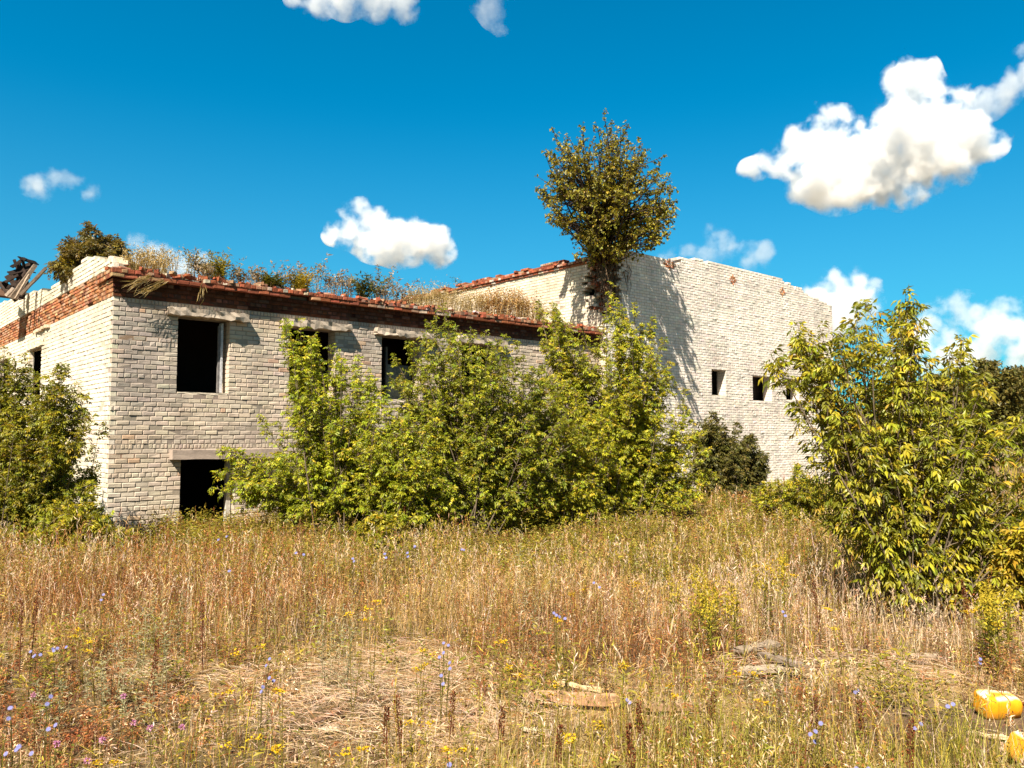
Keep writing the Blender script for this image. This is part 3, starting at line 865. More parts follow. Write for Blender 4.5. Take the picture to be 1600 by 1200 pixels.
shrub("maple_shrub", "knee-high maple sapling in the grass in front of the leafy central shrubs", "shrub",
      [(560, 830), (575, 800), (610, 795), (640, 812), (640, 840), (590, 848)],
      12.8, gpt(605, 848, 12.8), 26, 19, thick=0.3, twig=0.2, group=GRP)
shrub("rowan_shrub", "dark feathery bush growing on the roof behind the stepped parapet", "shrub",
      [(72, 432), (84, 405), (96, 388), (108, 372), (122, 378), (133, 352), (142, 374), (160, 372), (178, 370), (188, 388), (190, 402), (150, 412), (110, 430), (80, 440)],
      19.4, bpt(1.4, 3.0, 5.0), 60, 20, spires=[(133, 344), (138, 352), (128, 360), (112, 370), (178, 366), (192, 386), (96, 384), (160, 369)], thick=0.8, twig=0.30, L=0.075, Wd=0.03, nl=7, zmin=5.1,
      pal=np.array([[0.12, 0.095, 0.018], [0.15, 0.11, 0.02], [0.21, 0.15, 0.02]]), p=(0.55, 0.3, 0.15), tw_m=9)

shrub("maple_shrub", "bright maple shrub filling the gap below the third window hole", "shrub",
      [(560, 660), (600, 625), (640, 640), (690, 660), (720, 740), (710, 815), (640, 828), (580, 815), (550, 740)], 15.0, gpt(640, 822, 15.0), 95, 23, spires=[(600, 622), (640, 636), (680, 652)], thick=0.7, group=GRP, tone=(1.0, 1.12, 1.1))
shrub("maple_shrub", "yellowish maple shrub in the gap between the tall central one and the hall corner shoots", "shrub",
      [(820, 640), (860, 610), (900, 620), (950, 650), (975, 720), (960, 805), (880, 820), (820, 810), (800, 730)], 17.0, gpt(890, 818, 17.0), 95, 24, spires=[(862, 604), (900, 614), (940, 640)], thick=0.7, group=GRP, tone=(1.1, 1.15, 1.1))
shrub("maple_shrub", "low bright maple growth at the foot of the house corner left of the doorway", "shrub",
      [(40, 800), (95, 770), (140, 775), (178, 808), (205, 838), (190, 866), (100, 872), (30, 870)], 13.0, gpt(110, 868, 13.0), 60, 22, spires=[(150, 752), (172, 800), (200, 832)], thick=0.5, group=GRP, twig=0.26)
# the tree rooted in the crumbled corner of the hall
TREE_POLY = [(863, 200), (885, 205), (911, 190), (925, 200), (943, 176), (960, 190), (982, 192), (998, 214), (1012, 232), (1036, 244), (1044, 266), (1052, 292), (1054, 330), (1054, 350), (1040, 372), (1015, 380), (990, 372), (975, 385), (955, 398), (930, 395), (905, 390), (910, 372), (896, 356), (870, 342), (858, 335), (856, 312), (845, 302), (858, 284), (845, 268), (858, 254), (852, 232), (866, 222)]
tb = OH + DV * 0.45 + EV * 0.55 + ZV * 7.15
tree = shrub("tree", "small round-crowned tree growing out of the crumbled top corner of the hall", "tree", TREE_POLY, 25.3, tb, 185, 21,
      spires=[(863, 196), (911, 185), (943, 172), (982, 189), (1000, 212), (1038, 241), (1047, 267), (1055, 291), (1058, 328), (837, 270), (841, 304), (850, 232), (852, 330), (897, 362), (896, 394), (1015, 384), (885, 205), (1030, 376), (930, 185)] + [(u_ + 5 * math.sin(i * 2.3 + u_), v_ + 6 * math.cos(i * 1.7 + v_)) for i in range(4) for (u_, v_) in [(1050, 338), (1046, 358), (1030, 370), (1004, 366), (1055, 316), (860, 334), (872, 340), (852, 306), (846, 292), (884, 348), (1024, 350), (1038, 326), (920, 384), (968, 388), (862, 270), (862, 240), (1030, 262)]],
      thick=2.5, twig=0.50, L=0.095, Wd=0.075, nl=1, tw_m=6.5, gap=0.05, stem_r=0.030, zmin=7.2, lean_up=0.10, lo=0.28, spread=0.06, droop=0.3, trunk_h=2.8, fullness=1.3,
      holes=[(906, 286, 11), (888, 321, 13), (921, 328, 10), (998, 313, 9), (1016, 293, 9), (898, 356, 13), (978, 340, 6), (874, 262, 7), (960, 372, 7), (1000, 376, 10), (935, 250, 6), (985, 240, 7), (918, 212, 6)],
      pal=np.array([[0.21, 0.195, 0.024], [0.30, 0.26, 0.026], [0.125, 0.125, 0.018], [0.40, 0.30, 0.035]]), p=(0.42, 0.28, 0.2, 0.10), bark=(0.07, 0.05, 0.04))
rng = np.random.default_rng(5)
mb = MB()
rp = []; rr_ = []
for k in range(95):           # roots and suckers hanging down over the bite
    a = OH + DV * rng.uniform(0.0, 1.15) + EV * rng.uniform(-0.02, 0.5) + ZV * rng.uniform(7.1, 7.65)
    ln_ = rng.uniform(0.4, 1.7)
    q = [a]
    for i in range(5):
        q.append(q[-1] + np.array([0, 0, -ln_ / 5]) + rng.normal(0, 0.05, 3) - EV * 0.04 - DV * 0.05)
    rp.append(q); rr_.append(rng.uniform(0.008, 0.03) * np.linspace(1, 0.25, 6))
tubes(mb, np.array(rp), np.array(rr_), 4, rng.uniform(0.6, 1.5, (len(rp), 1)) * np.array([[0.15, 0.10, 0.065]]))
a = tb + np.array([0, 0, -0.35])
tr = [[a, a + [0.02, 0, 0.5], a + [0.1, 0.05, 1.1], a + [0.12, 0.1, 2.2]], [a, a + [-0.1, 0, 0.5], a + [-0.4, 0.1, 1.1], a + [-0.9, 0.2, 2.0]], [a, a + [0.15, 0, 0.5], a + [0.5, 0.1, 1.0], a + [1.1, 0.0, 1.7]]]
tubes(mb, np.array(tr), np.array([[0.13, 0.11, 0.085, 0.03]] * 3), 7, (0.09, 0.065, 0.05))
part(mb, "trunk", M_BARK, tree)

# distant trees on the right and the wooded ridge beyond them
def far_tree(u, vtop, Y, wpx, seed, label, pal):
    rng = np.random.default_rng(seed)
    top = at(u, vtop, Y); g0 = float(gz(top[0], Y)); h = top[2] - g0; w = wpx / FPX * Y
    root = empty("deciduous_tree", (top[0], Y, g0)); tag(root, label, "tree", "trees of the far wood edge")
    mb = MB()
    tubes(mb, np.array([[[top[0], Y, g0 - 0.1], [top[0] + 0.1, Y, g0 + h * 0.4], [top[0], Y, g0 + h * 0.85]]]), np.array([[0.16, 0.11, 0.03]]), 6, (0.2, 0.18, 0.15))
    part(mb, "trunk", M_BARK, root)
    mb = MB()
    nb = 26
    cl = np.stack([rng.normal(0, 0.30, nb) * w, rng.normal(0, 0.3, nb) * w, (0.25 + 0.72 * rng.random(nb)) * h], 1)
    cl[:, :2] *= (1.15 - 0.8 * (cl[:, 2:3] / h) ** 2)
    cl[0] = [0, 0, h * 0.95]
    P = np.repeat(cl, 150, axis=0) + rng.normal(0, 1, (nb * 150, 3)) * np.array([0.13 * w, 0.13 * w, 0.075 * h])
    P[:, 2] = np.clip(P[:, 2], 0.3, h * 1.02)
    P += np.array([top[0], Y, g0])
    n = len(P)
    D = rng.normal(0, 1, (n, 3)) - ZV * 0.4
    leaflets(mb, P, D, ZV + rng.normal(0, 0.5, (n, 3)), np.full(n, 0.34) * rng.uniform(0.6, 1.3, n), np.full(n, 0.2), leaf_cols(rng, n, pal, None, 0.25))
    part(mb, "crown", M_LEAF, root)
FP = np.array([[0.12, 0.108, 0.026], [0.16, 0.13, 0.03], [0.085, 0.08, 0.022]])
for i, (u, v, Y, w, lab) in enumerate([
        (1528, 566, 62, 52, "slender far tree just right of the near maple's tip"), (1545, 570, 66, 46, "far tree with twin thin tops at the wood edge"),
        (1568, 586, 60, 60, "round dark far tree in the wood edge before the ridge"), (1592, 578, 64, 55, "far tree at the right frame edge beneath the ridge"),
        (1500, 580, 70, 60, "far tree mostly hidden behind the near maple's right shoulder"), (1465, 590, 72, 60, "far tree hidden behind the middle of the near maple"),
        (1625, 590, 63, 60, "far tree outside the right frame edge"), (1660, 580, 68, 70, "second far tree outside the right frame edge"), (1425, 600, 75, 66, "far tree glimpsed between hall and near maple"),
        (1380, 604, 80, 66, "far tree behind the left half of the near maple")]):
    far_tree(u, v, Y, w, 300 + i, lab, FP)
mb = MB()
xs = np.linspace(-200, 900, 160); ys = np.linspace(330, 620, 40)
HX, HY = np.meshgrid(xs, ys)
ridge = 54 * np.exp(-((HY - 470) / 80) ** 2) * smooth(120, 420, HX) + 4.5 * fbm(HX * 0.09, HY * 0.09, 77, 4) * smooth(100, 200, HX)
HZ = ridge - 2.0
hc = np.array([0.05, 0.052, 0.02]) * (0.6 + 0.9 * fbm(HX * 0.12, HY * 0.12, 78, 3)[..., None])
nx, ny = len(xs), len(ys)
ii = (np.arange(ny - 1)[:, None] * nx + np.arange(nx - 1)[None]).ravel()
mb.add(np.stack([HX, HY, HZ], -1).reshape(-1, 3), q=np.stack([ii, ii + 1, ii + nx + 1, ii + nx], 1), c=hc.reshape(-1, 3))
rng = np.random.default_rng(8)
sel = rng.choice(HX.size, 16000, p=(lambda m: m / m.sum())((HZ.ravel() > 2).astype(float)))
P = np.stack([HX.ravel()[sel], HY.ravel()[sel], HZ.ravel()[sel]], 1) + rng.normal(0, 1, (len(sel), 3)) * np.array([4, 4, 1.6])
n = len(P)
leaflets(mb, P, rng.normal(0, 1, (n, 3)) + ZV * 0.2, ZV + rng.normal(0, 0.6, (n, 3)), rng.uniform(1.5, 4, n), rng.uniform(1, 2.5, n), leaf_cols(rng, n, FP * 0.9, None, 0.3))
tag(mb.build("far_wood", M_LEAF), kind="stuff", label="wooded ridge far beyond the meadow")
# ---------------------------------------------------------------- the meadow
rng = np.random.default_rng(99)
def blobs(x, y, pts):
    m = np.zeros(len(x))
    for (u, v, r) in pts:
        p = ground_at(u, v)
        m = np.maximum(m, 1 - smooth(0.45, 1.1, np.hypot(x - p[0], (y - p[1])) / r))
    return m
FLAT = [(600, 1090, 0.7), (540, 1070, 0.5), (690, 1060, 0.4), (700, 1150, 0.5), (480, 1130, 0.45), (840, 1130, 0.35), (640, 1030, 0.5), (1200, 1060, 0.5), (1430, 1060, 0.5), (1300, 1050, 0.4), (560, 1150, 0.5), (360, 1080, 0.4), (250, 1060, 0.4)]
PALE = [(1350, 985, 0.9), (1230, 990, 0.9), (1470, 1010, 0.8), (1100, 985, 0.7), (1560, 1010, 0.7), (600, 1080, 0.8), (520, 1100, 0.6)]
GOLD = [(640, 990, 1.0), (720, 960, 1.2), (560, 960, 0.8), (900, 940, 1.4), (1000, 960, 1.0)]
RUST = [(120, 1080, 1.0), (250, 1040, 0.8), (60, 1150, 0.8), (450, 960, 1.3), (400, 890, 2.2), (980, 1020, 0.9), (820, 1020, 0.9), (1300, 1120, 0.5), (1100, 1050, 0.7), (250, 940, 1.6), (700, 1090, 0.35)]
GREENF = [(900, 1188, 0.42), (1000, 1180, 0.42), (1100, 1180, 0.45), (1200, 1185, 0.45), (1330, 1192, 0.42), (1480, 1200, 0.35), (640, 1200, 0.3), (330, 1195, 0.35), (760, 1195, 0.35)]
def region(x, y):
    r = dict(flat=blobs(x, y, FLAT), pale=blobs(x, y, PALE), gold=blobs(x, y, GOLD), rust=blobs(x, y, RUST), green=blobs(x, y, GREENF), bare=bare(x, y))
    r['far'] = smooth(8.4, 12.5, y + 1.5 * (vnoise(x * 0.6, y * 0.6, 61) - 0.5))
    r['n'] = fbm(x * 0.9, y * 0.9, 63, 3); r['m'] = fbm(x * 0.5 + 7, y * 0.5, 65, 3); r['c'] = vnoise(x * 3.1, y * 3.1, 68)
    return r
SHR = [(at(40, 850, 14.2), 1.3), (at(520, 812, 15.6), 1.3), (at(745, 830, 16.4), 1.6), (at(960, 800, 18.6), 1.7), (at(1430, 950, 7.8), 0.55)]
OBST = [(*ground_at(u_, v_)[:2], r_) for (u_, v_, r_) in [(830, 1112, 0.09), (862, 1114, 0.09), (895, 1115, 0.09), (930, 1117, 0.09), (880, 1100, 0.06), (1030, 1126, 0.08), (1070, 1124, 0.08), (1175, 1062, 0.13), (1205, 1066, 0.13), (1235, 1064, 0.12), (1250, 1052, 0.1), (1160, 1048, 0.1), (1440, 1048, 0.09), (1540, 1166, 0.07), (510, 1148, 0.06)]] + [(*ground_at(1559, 1118)[:2], 0.15), (*ground_at(1612, 1196)[:2], 0.17)]
def scatter(n, y0, y1, pw, wide=0.72, extra=1.2):
    u = rng.random(n); k = 1 - pw
    y = (y0 ** k + u * (y1 ** k - y0 ** k)) ** (1 / k)
    x = rng.uniform(-1, 1, n) * (wide * y + extra)
    d = np.stack([x, y], 1) - C0[:2]
    s = d @ EV[:2]; t = d @ DV[:2]
    inside = (s > -0.02) & (t > -0.02) & (t < LT) | (s > SB - 0.02) & (t >= LT - 0.02) & (t < LEND + 0.02)
    ok = ~inside
    for (a, b, rad) in OBST: ok &= np.hypot(x - a, (y - b) * 1.2) > rad
    return x[ok], y[ok]
PAL = dict(olive=(0.18, 0.155, 0.018), gold=(0.42, 0.295, 0.085), straw=(0.55, 0.425, 0.21), rust=(0.28, 0.105, 0.030), brown=(0.12, 0.055, 0.024),
           green=(0.13, 0.145, 0.014), lime=(0.38, 0.32, 0.035), pale=(0.66, 0.545, 0.34), orange=(0.36, 0.185, 0.055))
PK = list(PAL); PV = np.array([PAL[k] for k in PK])
def pick(x, y, r, bias):
    """colour of each blade from what grows where it stands"""
    n = len(x); w = np.zeros((n, len(PK)))
    B = dict(olive=0.16 + 0.95 * r['far'] + 0.5 * smooth(0.5, 0.7, r['m']), gold=0.38 + 1.0 * r['gold'] + 0.2 * r['far'], straw=0.75 + 1.5 * r['flat'] + 1.2 * r['pale'],
             rust=0.12 + 0.75 * r['rust'] + 0.25 * smooth(0.5, 0.65, r['n']), brown=0.20 + 0.40 * r['rust'], green=0.12 + 0.8 * r['far'] + 0.4 * r['green'],
             lime=0.20 + 1.6 * r['green'] + 0.55 * r['far'], pale=0.30 + 1.3 * r['flat'] + 1.6 * r['pale'], orange=0.18 + 0.6 * r['rust'] + 0.15 * r['far'])
    for i, k in enumerate(PK): w[:, i] = B[k] * bias.get(k, 1.0)
    w /= w.sum(1, keepdims=True)
    ix = (w.cumsum(1) > rng.random(n)[:, None]).argmax(1)
    return np.clip(PV[ix] * np.array([1.03, 0.97, 1.22]) * (1 + rng.normal(0, 0.2, (n, 1))) * (1 + rng.normal(0, 0.05, (n, 3))), 0.01, 0.85)
def hscale(x, y, r):
    h = 0.42 + 0.60 * smooth(5.4, 8.4, y)
    h = h * (0.62 + 0.8 * smooth(0.3, 0.7, fbm(x * 0.75, y * 0.75, 44, 2)))
    h = h * (1 - 0.62 * r['flat']) * (1 - 0.9 * r['bare'])
    h = h * (1 - 0.34 * r['far'])
    h = h + 0.25 * r['pale'] * (1 - r['flat']) + 0.62 * r['green']
    return h * (0.7 + 0.6 * r['c'])
def foot(x, y): return np.stack([x, y, gz(x, y) - 0.01], 1)

# long grass
x, y = scatter(100000, 3.1, 30, 0.45)
r = region(x, y); keep = rng.random(len(x)) > np.maximum(0.95 * r['bare'], 0.55 * smooth(0.52, 0.36, fbm(x * 1.5, y * 1.5, 47, 2)) * smooth(7.5, 5.0, y))
x, y = x[keep], y[keep]; r = {k: v[keep] for k, v in r.items()}
c1 = pick(x, y, r, {}); n = len(x)
mb = MB()
h = rng.uniform(0.18, 0.46, n) * hscale(x, y, r)
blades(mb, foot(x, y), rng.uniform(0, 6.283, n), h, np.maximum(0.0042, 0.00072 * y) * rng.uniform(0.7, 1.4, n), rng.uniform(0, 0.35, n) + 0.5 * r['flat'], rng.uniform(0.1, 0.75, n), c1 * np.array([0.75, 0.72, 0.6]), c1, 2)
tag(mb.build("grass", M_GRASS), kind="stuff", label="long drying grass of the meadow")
# straw stalks with seed heads
x, y = scatter(30000, 3.2, 26, 0.45)
r = region(x, y); keep = rng.random(len(x)) > np.maximum(0.95 * np.maximum(r['bare'], 0.6 * r['flat']), 0.45 * smooth(6.6, 5.2, y))
x, y = x[keep], y[keep]; r = {k: v[keep] for k, v in r.items()}
c1 = pick(x, y, r, dict(olive=0.5, green=0.3, gold=1.3, pale=1.5, brown=0.6)); n = len(x)
mb = MB()
h = rng.uniform(0.32, 0.62, n) * hscale(x, y, r); ang = rng.uniform(0, 6.283, n); lean = rng.uniform(0, 0.22, n); bend = rng.uniform(0, 0.25, n)
F = foot(x, y)
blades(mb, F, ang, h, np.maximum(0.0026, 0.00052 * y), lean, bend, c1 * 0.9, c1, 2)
for j in range(7):
    fr = 0.78 + 0.24 * j / 7
    off = np.stack([np.cos(ang), np.sin(ang), 0 * ang], 1) * ((lean * fr + bend * fr * fr) * h)[:, None]
    z = np.sqrt(np.maximum(0.05, 1 - (lean * fr * 0.7 + bend * fr * 0.8) ** 2)) * h * fr
    P = F + off + ZV * z[:, None]
    D = rng.normal(0, 0.45, (n, 3)) + ZV
    leaflets(mb, P, D, rng.normal(0, 1, (n, 3)), h * rng.uniform(0.05, 0.11, n), np.maximum(0.006, 0.0008 * y), c1 * (1 + rng.normal(0, 0.12, (n, 1))))
tag(mb.build("dry_grass", M_GRASS), kind="stuff", label="dry seeding grass stalks of the meadow")
# bushy rust-brown and olive weeds
x, y = scatter(26000, 3.2, 24, 0.45)
r = region(x, y); keep = rng.random(len(x)) < (0.25 + 0.75 * np.maximum(np.maximum(r['rust'], r['far']), smooth(0.45, 0.6, r['n']))) * (1 - 0.8 * np.maximum(r['flat'], r['bare'])) * (1 - 0.6 * r['pale'])
x, y = x[keep], y[keep]; r = {k: v[keep] for k, v in r.items()}
c1 = pick(x, y, r, dict(straw=0.3, pale=0.1, lime=0.5, rust=1.6, brown=1.5, olive=1.5)); n = len(x)
mb = MB()
h = rng.uniform(0.25, 0.55, n) * hscale(x, y, r); F = foot(x, y); ang = rng.uniform(0, 6.283, n)
blades(mb, F, ang, h, np.maximum(0.004, 0.0006 * y), rng.uniform(0, 0.2, n), 0 * ang + 0.1, c1 * 0.7, c1 * 0.8, 2)
for j in range(20):
    fr = rng.uniform(0.12, 1.02, n); a2 = rng.uniform(0, 6.283, n); rad = (0.03 + 0.12 * rng.random(n)) * h * np.minimum(1, 2.2 * fr)
    P = F + ZV * (fr * h)[:, None] + np.stack([np.cos(a2) * rad, np.sin(a2) * rad, 0 * a2], 1)
    D = np.stack([np.cos(a2), np.sin(a2), rng.uniform(-0.3, 1.0, n)], 1)
    leaflets(mb, P, D, ZV + rng.normal(0, 0.5, (n, 3)), np.maximum(0.024, 0.0034 * y) * rng.uniform(0.6, 1.5, n), np.maximum(0.008, 0.0012 * y), c1 * (1 + rng.normal(0, 0.22, (n, 1))))
tag(mb.build("weeds", M_GRASS), kind="stuff", label="leafy rust-brown and olive weeds of the meadow")
# lying straw
x, y = scatter(110000, 3.0, 11, 0.8)
r = region(x, y); keep = rng.random(len(x)) < 0.25 + 0.75 * r['flat'] - 0.15 * r['bare']
x, y = x[keep], y[keep]; r = {k: v[keep] for k, v in r.items()}
c1 = pick(x, y, r, dict(olive=0.15, green=0.05, lime=0.1, pale=1.6, brown=1.0)); n = len(x)
mb = MB()
F = foot(x, y) + ZV * (rng.uniform(0.01, 0.07, n) + 0.08 * r['flat'] * rng.random(n))[:, None]
a2 = rng.uniform(0, 6.283, n) * (1 - r['flat'] * 0.6) + r['flat'] * 0.9
leaflets(mb, F, np.stack([np.cos(a2), np.sin(a2), rng.normal(0.05, 0.16, n)], 1), ZV + rng.normal(0, 0.4, (n, 3)), rng.uniform(0.05, 0.24, n), rng.uniform(0.0018, 0.0042, n), c1, fold=0.1)
tag(mb.build("straw", M_GRASS), kind="stuff", label="flattened straw lying on the meadow")
# sparse grass farther off, to the right of the hall
x = rng.uniform(4, 90, 26000); y = rng.uniform(24, 95, 26000)
d = np.stack([x, y], 1) - C0[:2]; t = d @ DV[:2]; s = d @ EV[:2]
keep = ((s < SB - 0.05) | (t > LEND + 0.1)) & (x < 0.85 * y + 3); x, y = x[keep], y[keep]; n = len(x)
r = region(x, y); c1 = pick(x, y, r, dict(straw=2.0, pale=1.6)); mb = MB()
blades(mb, foot(x, y), rng.uniform(0, 6.283, n), rng.uniform(0.3, 0.75, n), 0.0016 * y + 0.01, rng.uniform(0, 0.3, n), rng.uniform(0, 0.4, n), c1 * 0.8, c1, 2)
tag(mb.build("far_grass", M_GRASS), kind="stuff", label="dry grass of the far meadow")
# leafy green ground weeds
x, y = scatter(1700, 3.3, 14, 0.5)
r = region(x, y); keep = (rng.random(len(x)) < 0.15 + 0.9 * smooth(0.52, 0.66, r['m'])); x, y = x[keep], y[keep]; n = len(x)
for (u, v, k) in [(1390, 1085, 14), (1400, 1120, 8), (1480, 1130, 6), (60, 1080, 4), (820, 1110, 12), (1380, 1100, 10), (1210, 900, 26), (1200, 930, 20), (1170, 870, 20), (1340, 900, 12)]:
    p = ground_at(u, v); x = np.concatenate([x, p[0] + rng.normal(0, 0.10 * p[1] / 5, k)]); y = np.concatenate([y, p[1] + rng.normal(0, 0.10 * p[1] / 5, k)])
x2, y2 = scatter(5200, 9.5, 18, 0.3); k2 = fbm(x2 * 0.8, y2 * 0.8, 83, 3) > 0.44; x = np.concatenate([x, x2[k2]]); y = np.concatenate([y, y2[k2]])
n = len(x); F = foot(x, y); mb = MB()
for j in range(12):
    a2 = rng.uniform(0, 6.283, n); z = rng.uniform(0.02, 0.26, n) * (0.6 + 0.09 * y)
    P = F + ZV * z[:, None] + np.stack([np.cos(a2), np.sin(a2), 0 * a2], 1) * rng.uniform(0.0, 0.06, (n, 1))
    D = np.stack([np.cos(a2), np.sin(a2), rng.uniform(-0.2, 0.7, n)], 1)
    leaflets(mb, P, D, ZV + rng.normal(0, 0.3, (n, 3)), rng.uniform(0.025, 0.07, n) * (0.7 + 0.05 * y), rng.uniform(0.012, 0.026, n) * (0.7 + 0.05 * y), leaf_cols(rng, n, [[0.20, 0.19, 0.02], [0.28, 0.23, 0.025], [0.14, 0.13, 0.018]], None))
tag(mb.build("ground_weeds", M_LEAF), kind="stuff", label="low green leafy weeds between the grass")

# the green grass along the near edge
n = 11000
y = rng.uniform(3.05, 4.5, n) ; x = rng.uniform(-2.6, 3.6, n)
w_ = 0.25 + 0.75 * smooth(-0.7, 0.3, x); k_ = (rng.random(n) < w_ * (0.25 + 0.9 * smooth(0.40, 0.58, fbm(x * 1.8, y * 1.8, 93, 2)))) & (y < 3.75 + 0.5 * vnoise(x * 1.7, 0 * x, 95) + 0.25 * smooth(0.5, 1.5, x))
for (a, b, rad) in OBST: k_ &= np.hypot(x - a, (y - b) * 1.2) > rad
x, y = x[k_], y[k_]; n = len(x)
c1 = leaf_cols(rng, n, [[0.34, 0.30, 0.045], [0.42, 0.35, 0.08], [0.22, 0.22, 0.03], [0.50, 0.40, 0.14]], None, 0.15); mb = MB()
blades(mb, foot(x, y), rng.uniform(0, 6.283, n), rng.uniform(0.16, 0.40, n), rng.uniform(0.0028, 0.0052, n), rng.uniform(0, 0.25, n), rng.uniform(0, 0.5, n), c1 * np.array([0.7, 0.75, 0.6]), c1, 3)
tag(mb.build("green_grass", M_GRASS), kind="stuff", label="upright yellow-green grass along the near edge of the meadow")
# ---------------------------------------------------------------- clouds
def ico(n=3):
    import bmesh
    bm = bmesh.new(); bmesh.ops.create_icosphere(bm, subdivisions=n, radius=1.0)
    v = np.array([x.co[:] for x in bm.verts]); f = np.array([[q.index for q in p.verts] for p in bm.faces]); bm.free()
    return v, f
IV, IF = ico(3)
def cloud_mat(cen, rad, dens, scale, amp, thr, soft, warp):
    """soft cloud air: dense inside the puffs, frayed by noise at their rims"""
    m = bpy.data.materials.new("cloud_air"); m.use_nodes = True
    t = m.node_tree; t.nodes.clear(); N = t.nodes.new; L = t.links.new
    out = N("ShaderNodeOutputMaterial"); pv = N("ShaderNodeVolumePrincipled")
    pv.inputs["Color"].default_value = (0.972, 0.977, 0.986, 1); pv.inputs["Anisotropy"].default_value = 0.1
    co = N("ShaderNodeTexCoord")
    def noise(sc, det, rough):
        n = N("ShaderNodeTexNoise"); n.inputs["Scale"].default_value = sc; n.inputs["Detail"].default_value = det; n.inputs["Roughness"].default_value = rough
        L(co.outputs["Object"], n.inputs["Vector"]); return n.outputs["Fac"]
    def mth(op, a, b=None, c=None):
        n = N("ShaderNodeMath"); n.operation = op
        for i, x in enumerate((a, b, c)):
            if x is None: continue
            if hasattr(x, "links") or hasattr(x, "is_linked"): L(x, n.inputs[i])
            else: n.inputs[i].default_value = x
        return n.outputs[0]
    wn = N("ShaderNodeTexNoise"); wn.inputs["Scale"].default_value = scale * 0.55; wn.inputs["Detail"].default_value = 3; L(co.outputs["Object"], wn.inputs["Vector"])
    w1 = N("ShaderNodeVectorMath"); w1.operation = 'SUBTRACT'; L(wn.outputs["Color"], w1.inputs[0]); w1.inputs[1].default_value = (0.5, 0.5, 0.5)
    w2 = N("ShaderNodeVectorMath"); w2.operation = 'MULTIPLY_ADD'; L(w1.outputs[0], w2.inputs[0]); w2.inputs[1].default_value = (warp, warp, warp * 0.7); L(co.outputs["Object"], w2.inputs[2])
    f = None
    for c, r in zip(cen, rad):
        d = N("ShaderNodeVectorMath"); d.operation = 'DISTANCE'; L(w2.outputs[0], d.inputs[0]); d.inputs[1].default_value = tuple(float(x) for x in c)
        g = mth('MULTIPLY_ADD', d.outputs["Value"], -1.0 / r, 1.0)
        if f is None: f = g
        else:
            n = N("ShaderNodeMath"); n.operation = 'SMOOTH_MAX'; L(f, n.inputs[0]); L(g, n.inputs[1]); n.inputs[2].default_value = 0.12; f = n.outputs[0]
    n1 = mth('SUBTRACT', noise(scale, 7, 0.62), 0.5)
    s = mth('MULTIPLY_ADD', n1, amp, f)
    mr = N("ShaderNodeMapRange"); mr.interpolation_type = 'SMOOTHSTEP'
    mr.inputs["From Min"].default_value = thr; mr.inputs["From Max"].default_value = thr + soft; mr.inputs["To Min"].default_value = 0; mr.inputs["To Max"].default_value = dens
    L(s, mr.inputs["Value"]); L(mr.outputs[0], pv.inputs["Density"]); L(pv.outputs[0], out.inputs["Volume"])
    return m
def cloud(label, puffs, Y, dens=0.09, scale=0.026, amp=3.8, thr=0.06, soft=0.75, flat=0.8, grow=1.22):
    pu = np.array(puffs, float)
    cen = at_many(pu[:, 0], pu[:, 1], np.full(len(pu), float(Y)))
    rg = np.random.default_rng(len(puffs) + int(abs(pu[0, 0])))
    rad = pu[:, 2] / FPX * Y * 1.25
    cen[:, 1] += rg.uniform(-0.5, 0.5, len(pu)) * rad
    o0 = cen.mean(0); mb = MB()
    for c, R in zip(cen, rad): mb.add(IV * R * grow + c - o0, t=IF)
    o = mb.build("cloud", cloud_mat(cen - o0, rad, dens, scale * 1000 / Y, amp, thr, soft, 2.6 * float(np.median(rad))))
    o.location = o0
    rm = o.modifiers.new("union", 'REMESH'); rm.mode = 'VOXEL'; rm.voxel_size = 6.0
    tag(o, label, "cloud", "fair weather clouds")
    return o
